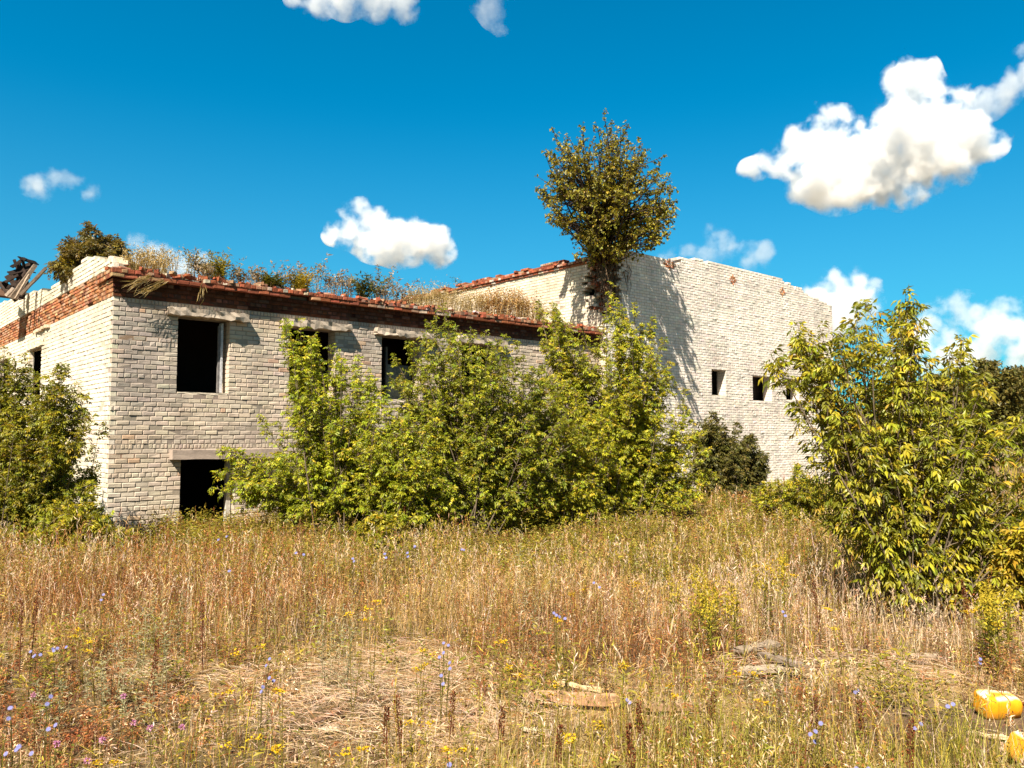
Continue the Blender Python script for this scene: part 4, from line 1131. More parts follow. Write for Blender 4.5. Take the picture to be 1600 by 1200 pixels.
if CLOUDS:
    K = 1000
    cloud("largest white cumulus, high above the hall's far end", [(1426, 122, 34), (1442, 168, 46), (1398, 195, 42), (1480, 195, 48), (1512, 222, 36), (1440, 235, 58), (1375, 245, 54), (1318, 262, 48), (1270, 270, 38), (1245, 228, 26), (1290, 184, 24), (1318, 186, 20), (1300, 218, 36), (1206, 256, 20), (1172, 268, 16), (1255, 296, 20), (1340, 286, 30), (1420, 272, 38), (1485, 255, 34), (1530, 236, 20)], K)
    cloud("thin cloud tail trailing off the largest cumulus to the frame edge", [(1545, 160, 22), (1575, 140, 25), (1605, 122, 28), (1640, 105, 30), (1590, 78, 14), (1520, 176, 18)], K * 1.05, dens=0.03, amp=4.0, thr=0.08)
    cloud("small bright cumulus over the wing's roof", [(562, 346, 28), (586, 364, 34), (620, 374, 32), (652, 376, 30), (684, 384, 25), (540, 364, 22), (518, 366, 13), (626, 392, 22), (705, 390, 14)], K * 1.1)
    cloud("faint little cloud at the left edge of the sky", [(46, 280, 19), (62, 294, 18), (88, 277, 16), (112, 284, 15), (136, 296, 14)], K * 1.1, dens=0.022, thr=0.18)
    cloud("thin cloud behind the right side of the rooftop tree", [(1122, 372, 22), (1105, 388, 22), (1078, 392, 16), (1142, 385, 22), (1172, 398, 20), (1196, 400, 18), (1045, 396, 14)], K * 1.2, dens=0.018, thr=0.16)
    cloud("white cumulus peeping over the hall's low far corner", [(1278, 466, 28), (1302, 452, 25), (1338, 440, 20), (1300, 486, 30), (1340, 472, 30), (1315, 500, 32), (1360, 440, 14)], K * 1.3, dens=0.05)
    cloud("broad pale cloud bank low over the far wood", [(1450, 515, 36), (1490, 505, 36), (1535, 506, 38), (1580, 503, 40), (1625, 500, 42), (1670, 498, 44), (1440, 552, 34), (1490, 556, 34), (1545, 554, 32), (1600, 548, 34), (1650, 548, 34), (1390, 555, 34)], K * 1.5, dens=0.03, thr=0.12, amp=4.0)
    cloud("flat cloud cut by the top edge of the picture", [(462, -6, 16), (495, -4, 22), (540, -2, 27), (590, -2, 30), (632, 2, 24), (560, -34, 32), (612, -34, 32)], K, dens=0.035)
    cloud("small wisp beside the cloud at the top edge", [(756, 0, 20), (772, 20, 20), (784, 40, 14), (780, -16, 22), (745, -12, 14)], K, dens=0.016, thr=0.15)
    cloud("pale cloud low behind the roof weeds by the house corner", [(205, 388, 20), (228, 406, 26), (255, 410, 24), (190, 380, 13), (282, 420, 22), (306, 414, 18)], K * 1.3, dens=0.025)
# ---------------------------------------------------------------- plants and wreckage on the roofs
rng = np.random.default_rng(41)
def stems_mesh(mb, base, n, h, spread, cols, leafy=0, leaf=(0.04, 0.012), heads=0, headcol=None, up=1.0, w=0.006, headsize=0.03, top=0.55):
    """a tuft of stems from one foot; leaves and seed heads along them"""
    P = base + np.concatenate([rng.normal(0, spread * 0.35, (n, 2)), np.zeros((n, 1))], 1)
    ang = rng.uniform(0, 6.283, n); hh = h * rng.uniform(0.55, 1.05, n); ln = rng.uniform(0, 0.5, n) * (1.2 - up); bd = rng.uniform(0, 0.6, n) * (1.3 - up)
    c = np.asarray(cols)[rng.integers(0, len(cols), n)] * rng.uniform(0.75, 1.25, (n, 1))
    blades(mb, P, ang, hh, np.full(n, w), ln, bd, c * 0.8, c, 3)
    d = np.stack([np.cos(ang), np.sin(ang), 0 * ang], 1)
    def on(i, f): return P[i] + d[i] * ((ln[i] * f + bd[i] * f * f) * hh[i])[:, None] + ZV * (np.sqrt(np.maximum(0.05, 1 - (ln[i] * f * 0.7 + bd[i] * f * 0.8) ** 2)) * hh[i] * f)[:, None]
    if leafy:
        i = np.repeat(np.arange(n), leafy); f = rng.uniform(0.15, 1.02, len(i)); a = rng.uniform(0, 6.283, len(i))
        leaflets(mb, on(i, f), np.stack([np.cos(a), np.sin(a), rng.uniform(-0.2, 0.9, len(i))], 1), ZV + rng.normal(0, 0.5, (len(i), 3)), leaf[0] * rng.uniform(0.6, 1.4, len(i)), leaf[1] * rng.uniform(0.7, 1.3, len(i)), c[i] * rng.uniform(0.7, 1.3, (len(i), 1)))
    if heads:
        i = np.repeat(np.arange(n), heads); f = rng.uniform(top, 1.05, len(i))
        hc = c[i] if headcol is None else np.asarray(headcol)[rng.integers(0, len(headcol), len(i))]
        leaflets(mb, on(i, f) + rng.normal(0, headsize * 0.5, (len(i), 3)), rng.normal(0, 1, (len(i), 3)) + ZV * 0.6, rng.normal(0, 1, (len(i), 3)), headsize * rng.uniform(0.6, 1.5, len(i)), headsize * 0.5 * np.ones(len(i)), hc * rng.uniform(0.7, 1.3, (len(i), 1)))
BEIGE = [(0.46, 0.36, 0.19), (0.38, 0.27, 0.12), (0.30, 0.22, 0.08)]
PINK = [(0.34, 0.26, 0.17), (0.26, 0.19, 0.11), (0.20, 0.17, 0.08)]
YELG = [(0.27, 0.23, 0.02), (0.20, 0.18, 0.02), (0.34, 0.26, 0.03)]
DGRN = [(0.09, 0.10, 0.02), (0.12, 0.12, 0.02)]
ORNG = [(0.40, 0.24, 0.09), (0.32, 0.17, 0.06), (0.46, 0.33, 0.14)]
GW = "weeds growing along the roof edge"
def roof_plant(u, hpx, s, kind, label, wpx=20, z=5.06, face=None):
    t = front(u, 470, s)[0] if face is None else face(u)
    b = bpt(t, s, z); Y = b[1]; h = hpx / FPX * Y; w = wpx / FPX * Y
    mb = MB()
    if kind == 'tuft': stems_mesh(mb, b, 150, h * 1.1, w, BEIGE, heads=6, headsize=0.045, up=0.35, w=0.013)
    if kind == 'dry': stems_mesh(mb, b, 9, h * 1.1, w, PINK + [(0.16, 0.11, 0.07)], leafy=16, leaf=(0.13, 0.026), heads=16, headsize=0.07, up=0.72, w=0.020)
    if kind == 'pink': stems_mesh(mb, b, 26, h * 1.0, w, PINK, leafy=8, leaf=(0.08, 0.02), heads=12, headsize=0.06, up=0.85, w=0.014)
    if kind == 'yellow': stems_mesh(mb, b, 48, h * 1.1, w, YELG, leafy=22, leaf=(0.10, 0.026), heads=4, headsize=0.045, headcol=[(0.42, 0.29, 0.02), (0.3, 0.24, 0.03)], up=0.65, w=0.008)
    if kind == 'green': stems_mesh(mb, b, 34, h * 1.1, w, DGRN, leafy=18, leaf=(0.13, 0.035), up=0.5, w=0.010)
    if kind == 'orange': stems_mesh(mb, b, 90, h * 1.05, w, ORNG, leafy=8, leaf=(0.10, 0.02), heads=8, headsize=0.06, up=0.8, w=0.014)
    if kind == 'spike': stems_mesh(mb, b, 3, h, w, [(0.07, 0.055, 0.04)], leafy=26, leaf=(0.08, 0.02), up=0.95, w=0.016)
    o = mb.build("weed_tuft", M_GRASS)
    tag(o, label, "weed", GW)
roof_plant(225, 40, 0.25, 'tuft', "fluffy beige grass tuft at the corner end of the red cornice", 45)
roof_plant(250, 46, 0.45, 'tuft', "tall pale grass tuft beside the corner tuft, bending right", 40)
roof_plant(216, 50, 0.6, 'spike', "thin dark seed spikes behind the corner grass tuft", 10)
roof_plant(306, 46, 0.3, 'dry', "branching thin dry weed left of the bright yellow bush on the roof edge", 16)
roof_plant(340, 48, 0.2, 'yellow', "bright yellow-green bushy weed on the roof edge over the first window", 26)
roof_plant(322, 28, 0.15, 'pink', "short brownish weed at the left foot of the bright yellow bush", 26)
roof_plant(374, 34, 0.4, 'dry', "thin pale weed right of the bright yellow roof bush", 12)
roof_plant(404, 34, 0.2, 'pink', "small grey-pink weed above the left edge of the second window hole", 20)
roof_plant(424, 22, 0.1, 'green', "low dark green weed on the roof edge over the second window", 26)
roof_plant(442, 42, 0.3, 'dry', "tall thin pinkish weed beside the low dark green one", 10)
roof_plant(467, 32, 0.15, 'yellow', "small round yellow-green weed above the second window hole", 20)
roof_plant(476, 46, 0.5, 'dry', "dry yellowish weed just behind the small round one", 20)
roof_plant(500, 58, 0.25, 'dry', "tallest candelabra-shaped dry weed on the roof edge", 26)
roof_plant(522, 44, 0.2, 'pink', "dense pinkish weed right of the candelabra weed", 20)
roof_plant(546, 46, 0.3, 'dry', "dry branching weed with pale stem left of the fern-like one", 18)
roof_plant(568, 42, 0.15, 'green', "dark fern-like weed on the roof edge over the third window", 16)
roof_plant(590, 54, 0.25, 'dry', "upright dry weed with plume tops beyond the fern-like one", 20)
roof_plant(596, 36, 0.2, 'pink', "reddish bushy weed at the foot of the plume-topped one", 18)
roof_plant(622, 46, 0.2, 'dry', "last dark dry weed before the beige grass by the hall", 20)
roof_plant(650, 38, 0.4, 'tuft', "beige grass tuft where the wing roof nears the hall wall", 40)
roof_plant(678, 46, 0.6, 'tuft', "tall beige grass tuft left of the central shoots on the roof", 40)
roof_plant(705, 44, 0.8, 'tuft', "beige grass tuft on the roof right of the central shoots", 40)
roof_plant(735, 42, 0.6, 'tuft', "pale grass tuft in front of the hall's bright side wall", 34)
roof_plant(766, 44, 0.5, 'orange', "dry orange grass clump before the hall's side wall", 26)
roof_plant(790, 50, 0.4, 'orange', "upright orange grass clump before the hall's side wall", 26)
roof_plant(815, 48, 0.4, 'orange', "rightmost orange grass clump on the wing roof", 24)
roof_plant(838, 34, 0.5, 'tuft', "small pale tuft at the end of the cornice by the hall corner", 20)
roof_plant(60, 66, 5.4, 'spike', "pair of dark seed spikes by the broken roof boards", 14, 5.1, lambda u: 0.5)
roof_plant(77, 54, 4.6, 'spike', "reddish seed spike left of the dark feathery roof bush", 14, 5.2, lambda u: 0.6)
roof_plant(86, 40, 3.6, 'yellow', "yellow-green weed at the left foot of the feathery roof bush", 36, 5.35, lambda u: 0.5)
roof_plant(72, 44, 4.4, 'orange', "dry brown weed over the notch in the stepped parapet", 34, 5.25, lambda u: 0.5)
roof_plant(712, 20, 0.0, 'dry', "tiny weed on the sloping top of the hall's side wall", 14, 7.58, lambda u: LT + 0.1) if False else None
b = bpt(LT + 0.1, 7.6, 7.56); mb = MB(); stems_mesh(mb, b, 9, 0.42, 0.3, DGRN, leafy=10, leaf=(0.07, 0.03), up=0.7)
tag(mb.build("weed_tuft", M_GRASS), "tiny weed sprouting on the sloping top of the hall's side wall", "weed", GW)
mb = MB()          # short dry growth along the whole edge
n = 5200
t = rng.uniform(-0.1, LT - 0.1, n); s = rng.uniform(-0.18, 1.6, n) ; z = np.full(n, 5.03)
P = C0 + DV * t[:, None] + EV * s[:, None] + ZV * z[:, None]
k_ = (fbm(t * 1.4, s * 0.5, 17, 3) > 0.44); P = P[k_]; n = len(P)
c = np.array(BEIGE + ORNG + PINK)[rng.integers(0, 9, n)] * rng.uniform(0.6, 1.2, (n, 1))
blades(mb, P, rng.uniform(0, 6.283, n), rng.uniform(0.06, 0.30, n), np.full(n, 0.010), rng.uniform(0, 0.5, n), rng.uniform(0, 0.6, n), c * 0.8, c, 2)
tag(mb.build("roof_grass", M_GRASS), kind="stuff", label="short dry grass growing along the edge of the wing's roof")
for (u, v, du, dv, lab, n) in [(238, 432, -38, 18, "matted straw hanging over the cornice by the house corner", 70), (262, 440, -48, 22, "longer straw bunch hanging off the cornice right of the corner", 60), (318, 440, -6, 30, "thin dead roots hanging off the cornice above the first window", 14)]:
    mb = MB(); t0, z0 = front(u, v, -0.24); t1, z1 = front(u + du, v + dv, -0.33)
    a = bpt(t0, -0.24, min(z0, 5.08)); e = bpt(t1, -0.33, z1)
    f = rng.random((n, 1)); P = a + (e - a) * f * 0.75 + rng.normal(0, 0.035, (n, 3))
    P[:, 2] += 0.02; m_ = (P - C0) @ EV > -0.24; P[m_] -= EV * 0.08
    leaflets(mb, P, (e - a) + rng.normal(0, 0.10, (n, 3)), FN + rng.normal(0, 0.5, (n, 3)), rng.uniform(0.1, 0.35, n), rng.uniform(0.008, 0.018, n), np.array(BEIGE)[rng.integers(0, 3, n)] * rng.uniform(0.6, 1.2, (n, 1)))
    tag(mb.build("hanging_straw", M_GRASS), lab, "dry straw")

def beam(p, q, w, th, col, name, label=None, cat=None, group=None, mat=None, jit=0.006, n=8, up=None, parent=None):
    p = np.asarray(p, float); q = np.asarray(q, float); A = q - p
    up = ZV if up is None else up
    B = norm(np.cross(A, up + np.array([0.001, 0, 0]))) * w; Cv = norm(np.cross(B, A)) * th
    if Cv[2] < 0: Cv = -Cv
    mb = MB(); rough_slab(mb, p - B / 2, A, B, Cv, n, col, rng, jit)
    if parent is not None: return part(mb, name, mat or M_WOOD, parent)
    o = mb.build(name, mat or M_WOOD); tag(o, label, cat, group); return o
# collapsed roof at the far left
YW = 22.6
root = empty("collapsed_roof", at(30, 470, YW)); tag(root, "slumped heap of dark rotten roof boards at the left end of the parapet", "roof wreck")
rw = [(8, 442, 46, 420), (10, 436, 52, 410), (14, 428, 50, 418), (16, 452, 40, 424), (20, 446, 46, 432), (18, 418, 40, 404), (26, 410, 42, 436), (24, 458, 42, 440), (12, 447, 36, 462), (30, 404, 58, 412), (22, 406, 36, 442), (34, 402, 44, 448), (16, 434, 34, 468), (6, 440, 26, 470), (40, 424, 52, 426), (20, 424, 44, 452), (28, 414, 36, 466)]
for i, (a, b_, c_, d_) in enumerate(rw):
    beam(at(a, b_, YW + rng.uniform(-0.4, 0.4)), at(c_, d_, YW + rng.uniform(-0.2, 0.8)), rng.uniform(0.06, 0.15), 0.025, np.array([0.022, 0.014, 0.011]) * rng.uniform(0.6, 1.6), "board", parent=root, up=norm(np.array([0.3, -1, 0.4])))
GB = "beams fallen against the parapet"
beam(at(20, 468, 21.6), at(58, 416, 22.0), 0.13, 0.10, (0.20, 0.15, 0.11), "roof_beam", "thick grey beam leaning from the parapet across the rotten boards", "beam", GB)
beam(at(26, 468, 21.5), at(48, 430, 21.8), 0.07, 0.06, (0.30, 0.23, 0.17), "roof_beam", "short pale lath alongside the thick grey leaning beam", "beam", GB)
beam(at(34, 462, 21.3), at(74, 420, 21.4), 0.08, 0.07, (0.13, 0.095, 0.07), "roof_beam", "dark beam leaning right into the weeds by the rotten boards", "beam", GB)
beam(at(12, 464, 22), at(24, 452, 22), 0.12, 0.08, (0.34, 0.27, 0.22), "roof_beam", "stubby grey timber end at the foot of the leaning beams", "beam", GB)
beam(at(0, 444, 23.4), at(16, 462, 22.4), 0.14, 0.08, (0.05, 0.033, 0.025), "roof_beam", "black beam end at the left frame edge above the parapet", "beam", GB)
beam(at(-14, 452, 23), at(10, 466, 22.4), 0.5, 0.06, (0.10, 0.055, 0.035), "roof_panel", "brown roofing sheet at the left frame edge above the parapet", "roof sheet")

# ---------------------------------------------------------------- litter in the grass
GD = "old boards and sticks lying in the grass"
def lie(u, v, du, dv, w, th, col, label, lift=0.02, name="plank", cat="plank"):
    p = ground_at(u, v); q = ground_at(u + du, v + dv); p[2] = gz(p[0], p[1]) + lift; q[2] = gz(q[0], q[1]) + lift
    beam(p, q, w, th, col, name, label, cat, GD, jit=0.005, n=10)
lie(818, 1104, 150, 6, 0.06, 0.06, (0.34, 0.20, 0.115), "reddish rotten timber lying in the grass at the bottom centre", 0.03, "timber", "timber")
lie(872, 1090, 70, 14, 0.022, 0.02, (0.50, 0.36, 0.2), "pale stick lying across the reddish rotten timber", 0.085, "stick", "stick")
lie(1005, 1118, 96, -2, 0.05, 0.035, (0.28, 0.17, 0.10), "broken reddish timber end right of the longer rotten timber", 0.03, "timber", "timber")
lie(1152, 1036, 60, -12, 0.10, 0.025, (0.26, 0.205, 0.15), "grey weathered plank, uppermost of those left of the pale tall grass", 0.08)
lie(1160, 1062, 80, -6, 0.12, 0.025, (0.31, 0.25, 0.185), "wide pale weathered plank among the grey ones near the big maple", 0.05)
lie(1190, 1046, 70, 22, 0.07, 0.025, (0.22, 0.17, 0.13), "grey plank lying askew across the wide pale plank", 0.10)
lie(1304, 1046, 50, -22, 0.025, 0.02, (0.20, 0.13, 0.09), "dark brown stick below the pale tall grass", 0.06, "stick", "stick")
lie(1418, 1036, 44, 4, 0.10, 0.02, (0.33, 0.25, 0.18), "short grey plank below the big maple in flattened straw", 0.05)
lie(1512, 1152, 66, 10, 0.014, 0.014, (0.55, 0.42, 0.27), "thin pale stick on the bare soil beside the yellow canisters", 0.02, "stick", "stick")
lie(486, 1140, 46, -18, 0.03, 0.02, (0.22, 0.13, 0.08), "thin brown slat in the straw at the lower left centre", 0.03, "slat", "slat")
lie(500, 1150, 30, -6, 0.05, 0.015, (0.45, 0.36, 0.27), "pale board offcut just below the thin brown slat", 0.02, "slat", "slat")
lie(716, 1140, 40, -26, 0.02, 0.02, (0.24, 0.13, 0.08), "splintered brown lath right of the flattened straw", 0.03, "slat", "slat")
lie(815, 1146, 46, 6, 0.035, 0.012, (0.50, 0.41, 0.29), "pale wood chip below the reddish rotten timber", 0.02, "slat", "slat")

# two yellow plastic canisters
def canister(p, ax, up, ln, ht, dp, label, crush, seed):
    rg = np.random.default_rng(seed)
    ax = norm(np.asarray(ax, float)); up = norm(up - ax * np.dot(up, ax)); sd = np.cross(ax, up)
    root = empty("canister", p); tag(root, label, "canister", "yellow canisters dumped on the bare soil")
    nu, nv = 44, 36
    a = np.linspace(-np.pi / 2, np.pi / 2, nu); b_ = np.linspace(0, 2 * np.pi, nv, endpoint=False)
    Aa, Bb = np.meshgrid(a, b_, indexing='ij')
    pw = lambda x, e: np.sign(x) * np.abs(x) ** e
    X = pw(np.sin(Aa), 0.30) * ln / 2; R = pw(np.cos(Aa), 0.26)
    Yy = R * pw(np.cos(Bb), 0.42) * dp / 2; Zz = R * pw(np.sin(Bb), 0.42) * ht / 2
    ph = vnoise(X * 14 + seed, Yy * 14 + Zz * 19, seed) - 0.5 + 0.3 * np.abs(vnoise(X * 40, Yy * 25 + Zz * 33, seed + 1) - 0.5)
    sc = 1 + crush * 0.75 * ph - 0.10 * np.exp(-((X - 0.02) / 0.008) ** 2)
    # a recessed grip in the wall of the container
    grip = np.exp(-(((X + ln * 0.22) / (ln * 0.2)) ** 2 + ((Zz - ht * 0.10) / (ht * 0.16)) ** 2)) * (Yy < 0)
    Yy = Yy * sc + grip * dp * 0.30; Zz = Zz * sc * (1 - 0.10 * (X / ln + 0.5))
    P = np.asarray(p) + ax * X[..., None] + sd * Yy[..., None] + up * Zz[..., None]
    col = np.array([0.60, 0.26, 0.006]) * (1 + 0.16 * (fbm(X * 22, Zz * 22, seed, 3)[..., None] - 0.5) * 2)
    wht = smooth(0.36, 0.47, Zz / ht) * smooth(0.32, 0.5, fbm(X * 14 + 3, Yy * 14, seed + 2, 2))
    col = col * (1 - wht[..., None]) + np.array([0.78, 0.70, 0.55]) * wht[..., None]
    drt = smooth(0.05, 0.5, -Zz / ht + 0.25 * (fbm(X * 26 + 9, Yy * 20 + Zz * 26, seed + 7, 3) - 0.5)) * 0.7
    col = col * (1 - drt[..., None]) + np.array([0.20, 0.11, 0.04]) * drt[..., None]
    mb = MB(); i = np.arange(nu - 1)[:, None] * nv; j = np.arange(nv)[None]
    q = np.stack([i + j, i + nv + j, i + nv + (j + 1) % nv, i + (j + 1) % nv], -1).reshape(-1, 4)
    mb.add(P.reshape(-1, 3), q=q, c=col.reshape(-1, 3)); part(mb, "body", M_PLASTIC, root, True)
    mb = MB()          # moulding seam round the middle
    th = np.linspace(0, 2 * np.pi, 41)
    ring = np.asarray(p) + ax * 0.022 + sd * (pw(np.cos(th), 0.42) * dp * 0.485)[:, None] + up * (pw(np.sin(th), 0.42) * ht * 0.475)[:, None]
    tubes(mb, ring[None], np.full((1, 41), 0.006), 5, (0.30, 0.13, 0.02)); part(mb, "seam", M_PLASTIC, root, True)
    mb = MB()
    c0 = np.asarray(p) - ax * ln * 0.20 - sd * dp * 0.44 - up * ht * 0.16
    tubes(mb, np.array([[c0, c0 - sd * 0.012, c0 - sd * 0.022, c0 - sd * 0.024]]), np.array([[0.020, 0.020, 0.018, 0.001]]), 14, (0.62, 0.58, 0.25) if seed == 1 else (0.75, 0.72, 0.7))
    part(mb, "cap", M_PLASTIC, root)
    return root
p = ground_at(1559, 1118); p[2] = gz(p[0], p[1]) + 0.062
canister(p, (1.0, 0.06, -0.03), np.array([0.02, -0.12, 1.0]), 0.225, 0.135, 0.155, "yellow plastic canister lying on its side, whole in view, with greenish cap", 0.25, 1)
p = ground_at(1612, 1196); p[2] = gz(p[0], p[1]) + 0.070
canister(p, (0.86, 0.42, -0.30), np.array([0.25, -0.2, 1.0]), 0.24, 0.145, 0.16, "tilted yellow plastic canister cut off by the right frame edge", 0.3, 2)

# ---------------------------------------------------------------- flowers and tall stalks one can tell apart
ANCH = [("in the bottom left corner", 60, 1100), ("at the left edge", 90, 1000), ("right of the pink flowers", 345, 1060), ("left on the bottom edge", 420, 1160), ("near the flattened straw", 560, 1050),
        ("right of the flattened straw", 680, 1040), ("above the rotten timber", 900, 970), ("around the rotten timber", 940, 1110), ("before the central shrubs", 640, 850), ("before the doorway", 380, 850), ("in front of the hall corner", 900, 850),
        ("left of the big maple", 1110, 930), ("by the grey planks", 1170, 1070), ("beside the bare soil", 1400, 1110), ("under the big maple", 1420, 960), ("on the bottom edge below the straw", 700, 1170), ("before the hall foot", 1200, 830)]
ORD = ["leftmost", "second from left", "third from left", "fourth from left", "fifth from left", "sixth from left", "seventh from left", "eighth from left", "ninth from left", "tenth from left"]
def labelled(items, one, many):
    """items (u, v, ...) -> list of (item, label): each label names a spot and, if shared, the order there"""
    by = {}
    for it in items:
        k = min(range(len(ANCH)), key=lambda i: (ANCH[i][1] - it[0]) ** 2 + ((ANCH[i][2] - it[1]) * 1.5) ** 2)
        by.setdefault(k, []).append(it)
    out = []
    for k, l in by.items():
        l.sort(key=lambda it: it[0])
        for i, it in enumerate(l):
            out.append((it, f"{one} {ANCH[k][0]}" if len(l) == 1 else f"{ORD[i]} of the {many} {ANCH[k][0]}"))
    return out
def under(u, v, h):
    """foot of a plant whose head, h above ground, is seen at (u, v)"""
    r = ray(u, v); k = (1.65 - h) / max(-r[2], 0.02)
    for _ in range(40):
        p = EYE + r * k; k += (p[2] - gz(p[0], p[1]) - h) / max(-r[2], 0.05) * 0.5
    p = EYE + r * k; return np.array([p[0], p[1], gz(p[0], p[1])])
def stalk(mb, b, h, nst, col, w=0.004, lean=0.12, leafy=6, leaf=(0.05, 0.012)):
    tops = []
    for i in range(nst):
        a = rng.uniform(0, 6.283); l = rng.uniform(0.2, 1) * lean * h
        e = b + np.array([math.cos(a) * l, math.sin(a) * l, h * rng.uniform(0.86, 1.0)]); m = b + (e - b) * 0.5 + np.array([0, 0, 0.03 * h])
        tubes(mb, np.array([[b, m, e]]), np.array([[w * 0.6, w * 0.5, w * 0.35]]), 4, col)
        tops.append(e)
        k = leafy
        f = rng.uniform(0.1, 0.9, k)[:, None]; aa = rng.uniform(0, 6.283, k)
        leaflets(mb, b + (e - b) * f, np.stack([np.cos(aa), np.sin(aa), 0.5 + 0 * aa], 1), ZV + rng.normal(0, 0.3, (k, 3)), np.full(k, leaf[0]) * rng.uniform(0.6, 1.3, k), np.full(k, leaf[1]), np.tile(np.array(col) * 1.3, (k, 1)))
    return tops
YEL = [(135, 983), (153, 998), (386, 1010), (360, 1070), (380, 1148), (172, 1184), (584, 936), (552, 956), (444, 1074), (430, 1160), (652, 1015), (656, 1036), (648, 1116), (720, 1140), (900, 918), (870, 962), (966, 1030), (1062, 1070), (1160, 1036), (1182, 1086), (950, 1126), (876, 1140), (800, 1040), (780, 1000), (1330, 955), (1515, 945), (1560, 970), (1185, 880), (1230, 885), (880, 1072), (560, 1170), (985, 905)]
for (it, lab) in labelled(YEL, "yellow flowering weed", "yellow flowering weeds"):
    u, v = it; h = rng.uniform(0.3, 0.5) if v > 960 else rng.uniform(0.5, 0.7); b = under(u, v, h); sc = max(0.85, b[1] / 7)
    root = empty("yellow_weed", b); tag(root, lab, "wildflower", "yellow flowering weeds in the meadow")
    mb = MB(); tops = stalk(mb, b, h, 2, (0.22, 0.18, 0.04), 0.004, 0.22, 8, (0.05, 0.010)); part(mb, "stem", M_GRASS, root)
    for e in tops:
        mb = MB(); n = 20; q = np.stack([rng.normal(0, 0.016, n), rng.normal(0, 0.016, n), rng.normal(0, 0.007, n)], 1) * sc
        a = rng.uniform(0, 6.283, n)
        leaflets(mb, e + q, np.stack([np.cos(a), np.sin(a), rng.uniform(0.1, 0.8, n)], 1), ZV + rng.normal(0, 0.3, (n, 3)), rng.uniform(0.015, 0.024, n) * sc, rng.uniform(0.011, 0.016, n) * sc, np.clip(np.array([0.52, 0.34, 0.014]) * rng.uniform(0.75, 1.2, (n, 1)), 0, 1))
        part(mb, "flower_head", M_PETAL, root)
for (u0, v0, k, sx, sy, hh, lab) in [(1112, 918, 26, 28, 16, 0.45, "broad golden clump of goldenrod left of the big maple"), (1205, 880, 14, 20, 12, 0.55, "yellow-green goldenrod clump between hall foot and big maple"), (1545, 925, 12, 22, 10, 0.5, "goldenrod clump at the right under the big maple")]:
    mb = MB(); mf = mb
    for i in range(k):
        bb = under(u0 + rng.normal(0, sx), v0 + rng.normal(0, sy), hh); tops = stalk(mb, bb, hh, 2, (0.17, 0.16, 0.02), 0.006, 0.12, 14, (0.08, 0.016))
        for e in tops:
            n = 26; q = np.stack([rng.normal(0, 0.03, n), rng.normal(0, 0.03, n), rng.normal(-0.03, 0.035, n)], 1)
            leaflets(mf, e + q, rng.normal(0, 1, (n, 3)) + ZV * 0.5, ZV + rng.normal(0, 0.6, (n, 3)), rng.uniform(0.02, 0.035, n), rng.uniform(0.01, 0.018, n), np.array([0.42, 0.32, 0.03]) * rng.uniform(0.6, 1.2, (n, 1)))
    tag(mb.build("goldenrod", M_PETAL), lab, kind="stuff")
CHI = [(62, 1015), (88, 1008), (102, 1000), (47, 1016), (24, 1090), (72, 1087), (88, 1120), (42, 1157), (14, 1168), (3, 1120), (415, 1030), (418, 1057), (408, 1072), (690, 1018), (695, 1004), (696, 1032), (688, 1058), (870, 945), (886, 952), (702, 1190), (1283, 1126), (1340, 1078), (1485, 1094), (1430, 1130), (1342, 1182), (1522, 1028), (1272, 1145), (350, 838), (362, 884), (548, 870), (470, 862), (652, 845), (640, 860), (725, 855), (980, 1092), (1232, 952), (940, 905), (158, 925), (605, 862)]
for (it, lab) in labelled(CHI, "small pale blue flower", "small pale blue flowers"):
    u, v = it; h = rng.uniform(0.28, 0.42) if v > 960 else rng.uniform(0.5, 0.65); b = under(u, v, h); sc = max(1.0, b[1] / 6.0)
    root = empty("chicory", b); tag(root, lab, "wildflower", "blue flowers in the meadow")
    mb = MB(); tops = stalk(mb, b, h, 2, (0.13, 0.11, 0.03), 0.004, 0.12, 3, (0.04, 0.008)); part(mb, "stem", M_GRASS, root)
    for e in tops:
        mb = MB(); n = 12; a = np.arange(n) / n * 6.283; fN = norm(np.array([rng.normal(0, 0.4), -0.8, 0.7])); U = norm(np.cross(fN, ZV)); V = np.cross(fN, U)
        D = U * np.cos(a)[:, None] + V * np.sin(a)[:, None] + fN * 0.15
        leaflets(mb, np.tile(e, (n, 1)), D, np.tile(fN, (n, 1)), np.full(n, 0.0125 * sc), np.full(n, 0.0058 * sc), np.clip(np.array([0.20, 0.205, 0.44]) * rng.uniform(0.85, 1.15, (n, 1)), 0, 1), fold=0.05)
        part(mb, "flower", M_PETAL, root)
for (it, lab) in labelled([(190, 1086), (205, 1120), (160, 1147), (240, 1134), (135, 1186), (80, 1156), (57, 1078), (280, 1125)], "pink flower", "pink flowers"):
    u, v = it; h = rng.uniform(0.25, 0.36); b = under(u, v, h)
    root = empty("pink_clover", b); tag(root, lab, "wildflower", "pink flowers in the lower left")
    mb = MB(); tops = stalk(mb, b, h, 1, (0.13, 0.12, 0.03), 0.004, 0.1, 5, (0.04, 0.014)); part(mb, "stem", M_GRASS, root)
    mb = MB(); n = 30; d = norm(rng.normal(0, 1, (n, 3)) + ZV * 0.5)
    leaflets(mb, tops[0] + d * 0.004, d, rng.normal(0, 1, (n, 3)), np.full(n, 0.015), np.full(n, 0.006), np.array([0.50, 0.22, 0.40]) * rng.uniform(0.8, 1.15, (n, 1)))
    part(mb, "flower", M_PETAL, root)
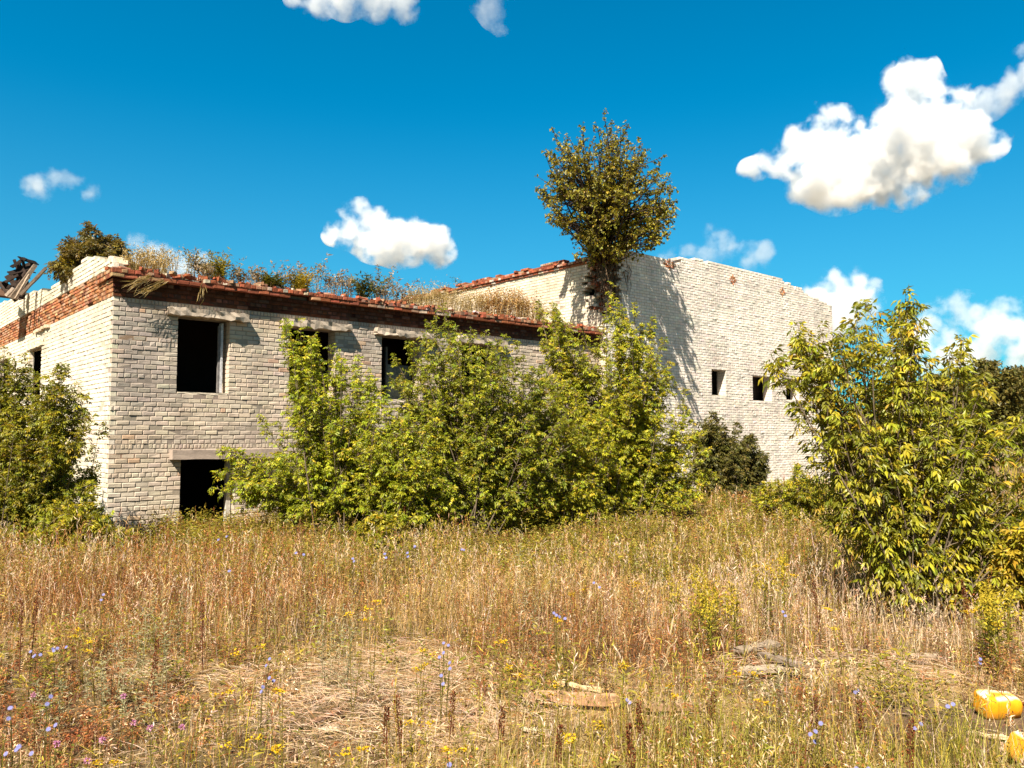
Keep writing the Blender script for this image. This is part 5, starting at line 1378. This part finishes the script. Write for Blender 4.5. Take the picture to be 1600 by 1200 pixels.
DOCK = [(1282, 905, 0.62), (632, 792, 0.75), (660, 790, 0.72), (1160, 850, 0.6), (1058, 800, 0.7), (628, 1086, 0.34), (605, 1106, 0.3), (990, 1130, 0.36), (1004, 1096, 0.36), (1416, 1128, 0.36), (1350, 1098, 0.3), (1512, 905, 0.5), (780, 1108, 0.3), (1104, 1080, 0.32), (240, 1000, 0.4), (700, 1080, 0.34), (1270, 1090, 0.3), (50, 925, 0.6), (35, 940, 0.55), (870, 1130, 0.3), (320, 940, 0.55)]
for (it, lab) in labelled(DOCK, "dark red-brown dock stalk", "dark red-brown dock stalks"):
    u, v, h = it; b = under(u, v, h); sc = max(1.0, b[1] / 8)
    root = empty("dock_stalk", b); tag(root, lab, "wild plant", "red-brown dock stalks")
    mb = MB(); l = rng.uniform(-0.12, 0.12, 2) * h; e = b + np.array([l[0], l[1], h])
    tubes(mb, np.array([[b, b + (e - b) * 0.5, e]]), np.array([[0.004, 0.0035, 0.0015]]), 5, (0.16, 0.06, 0.03)); part(mb, "stem", M_GRASS, root)
    mb = MB(); n = 150; f = (0.38 + 0.62 * rng.random(n) ** 0.9)[:, None]; rad = (0.014 * (1.15 - f[:, 0]) + 0.004) * sc
    a = rng.uniform(0, 6.283, n); D = np.stack([np.cos(a), np.sin(a), rng.uniform(0, 1.2, n)], 1)
    leaflets(mb, b + (e - b) * f + D * rad[:, None] * 0.7, D, rng.normal(0, 1, (n, 3)), np.full(n, 0.014 * sc), np.full(n, 0.009 * sc), np.array([0.15, 0.045, 0.02]) * rng.uniform(0.6, 1.5, (n, 1)))
    part(mb, "seed_head", M_GRASS, root)
MUG = [(255, 918, 0.7), (270, 940, 0.6), (225, 960, 0.5), (175, 1010, 0.4), (160, 1000, 0.4), (540, 905, 0.75), (510, 915, 0.7), (790, 845, 0.8), (830, 870, 0.75), (1210, 1000, 0.5), (90, 1040, 0.4), (215, 1045, 0.35)]
for (it, lab) in labelled(MUG, "pale mugwort stalk", "pale mugwort stalks"):
    u, v, h = it; b = under(u, v, h)
    mb = MB(); stems_mesh(mb, b, 6, h, 0.12, [(0.30, 0.28, 0.16), (0.24, 0.22, 0.12)], leafy=26, leaf=(0.035, 0.009), heads=12, headsize=0.016, up=0.85, w=0.005, top=0.4)
    tag(mb.build("mugwort", M_GRASS), lab, "wild plant", "mugwort in the meadow")
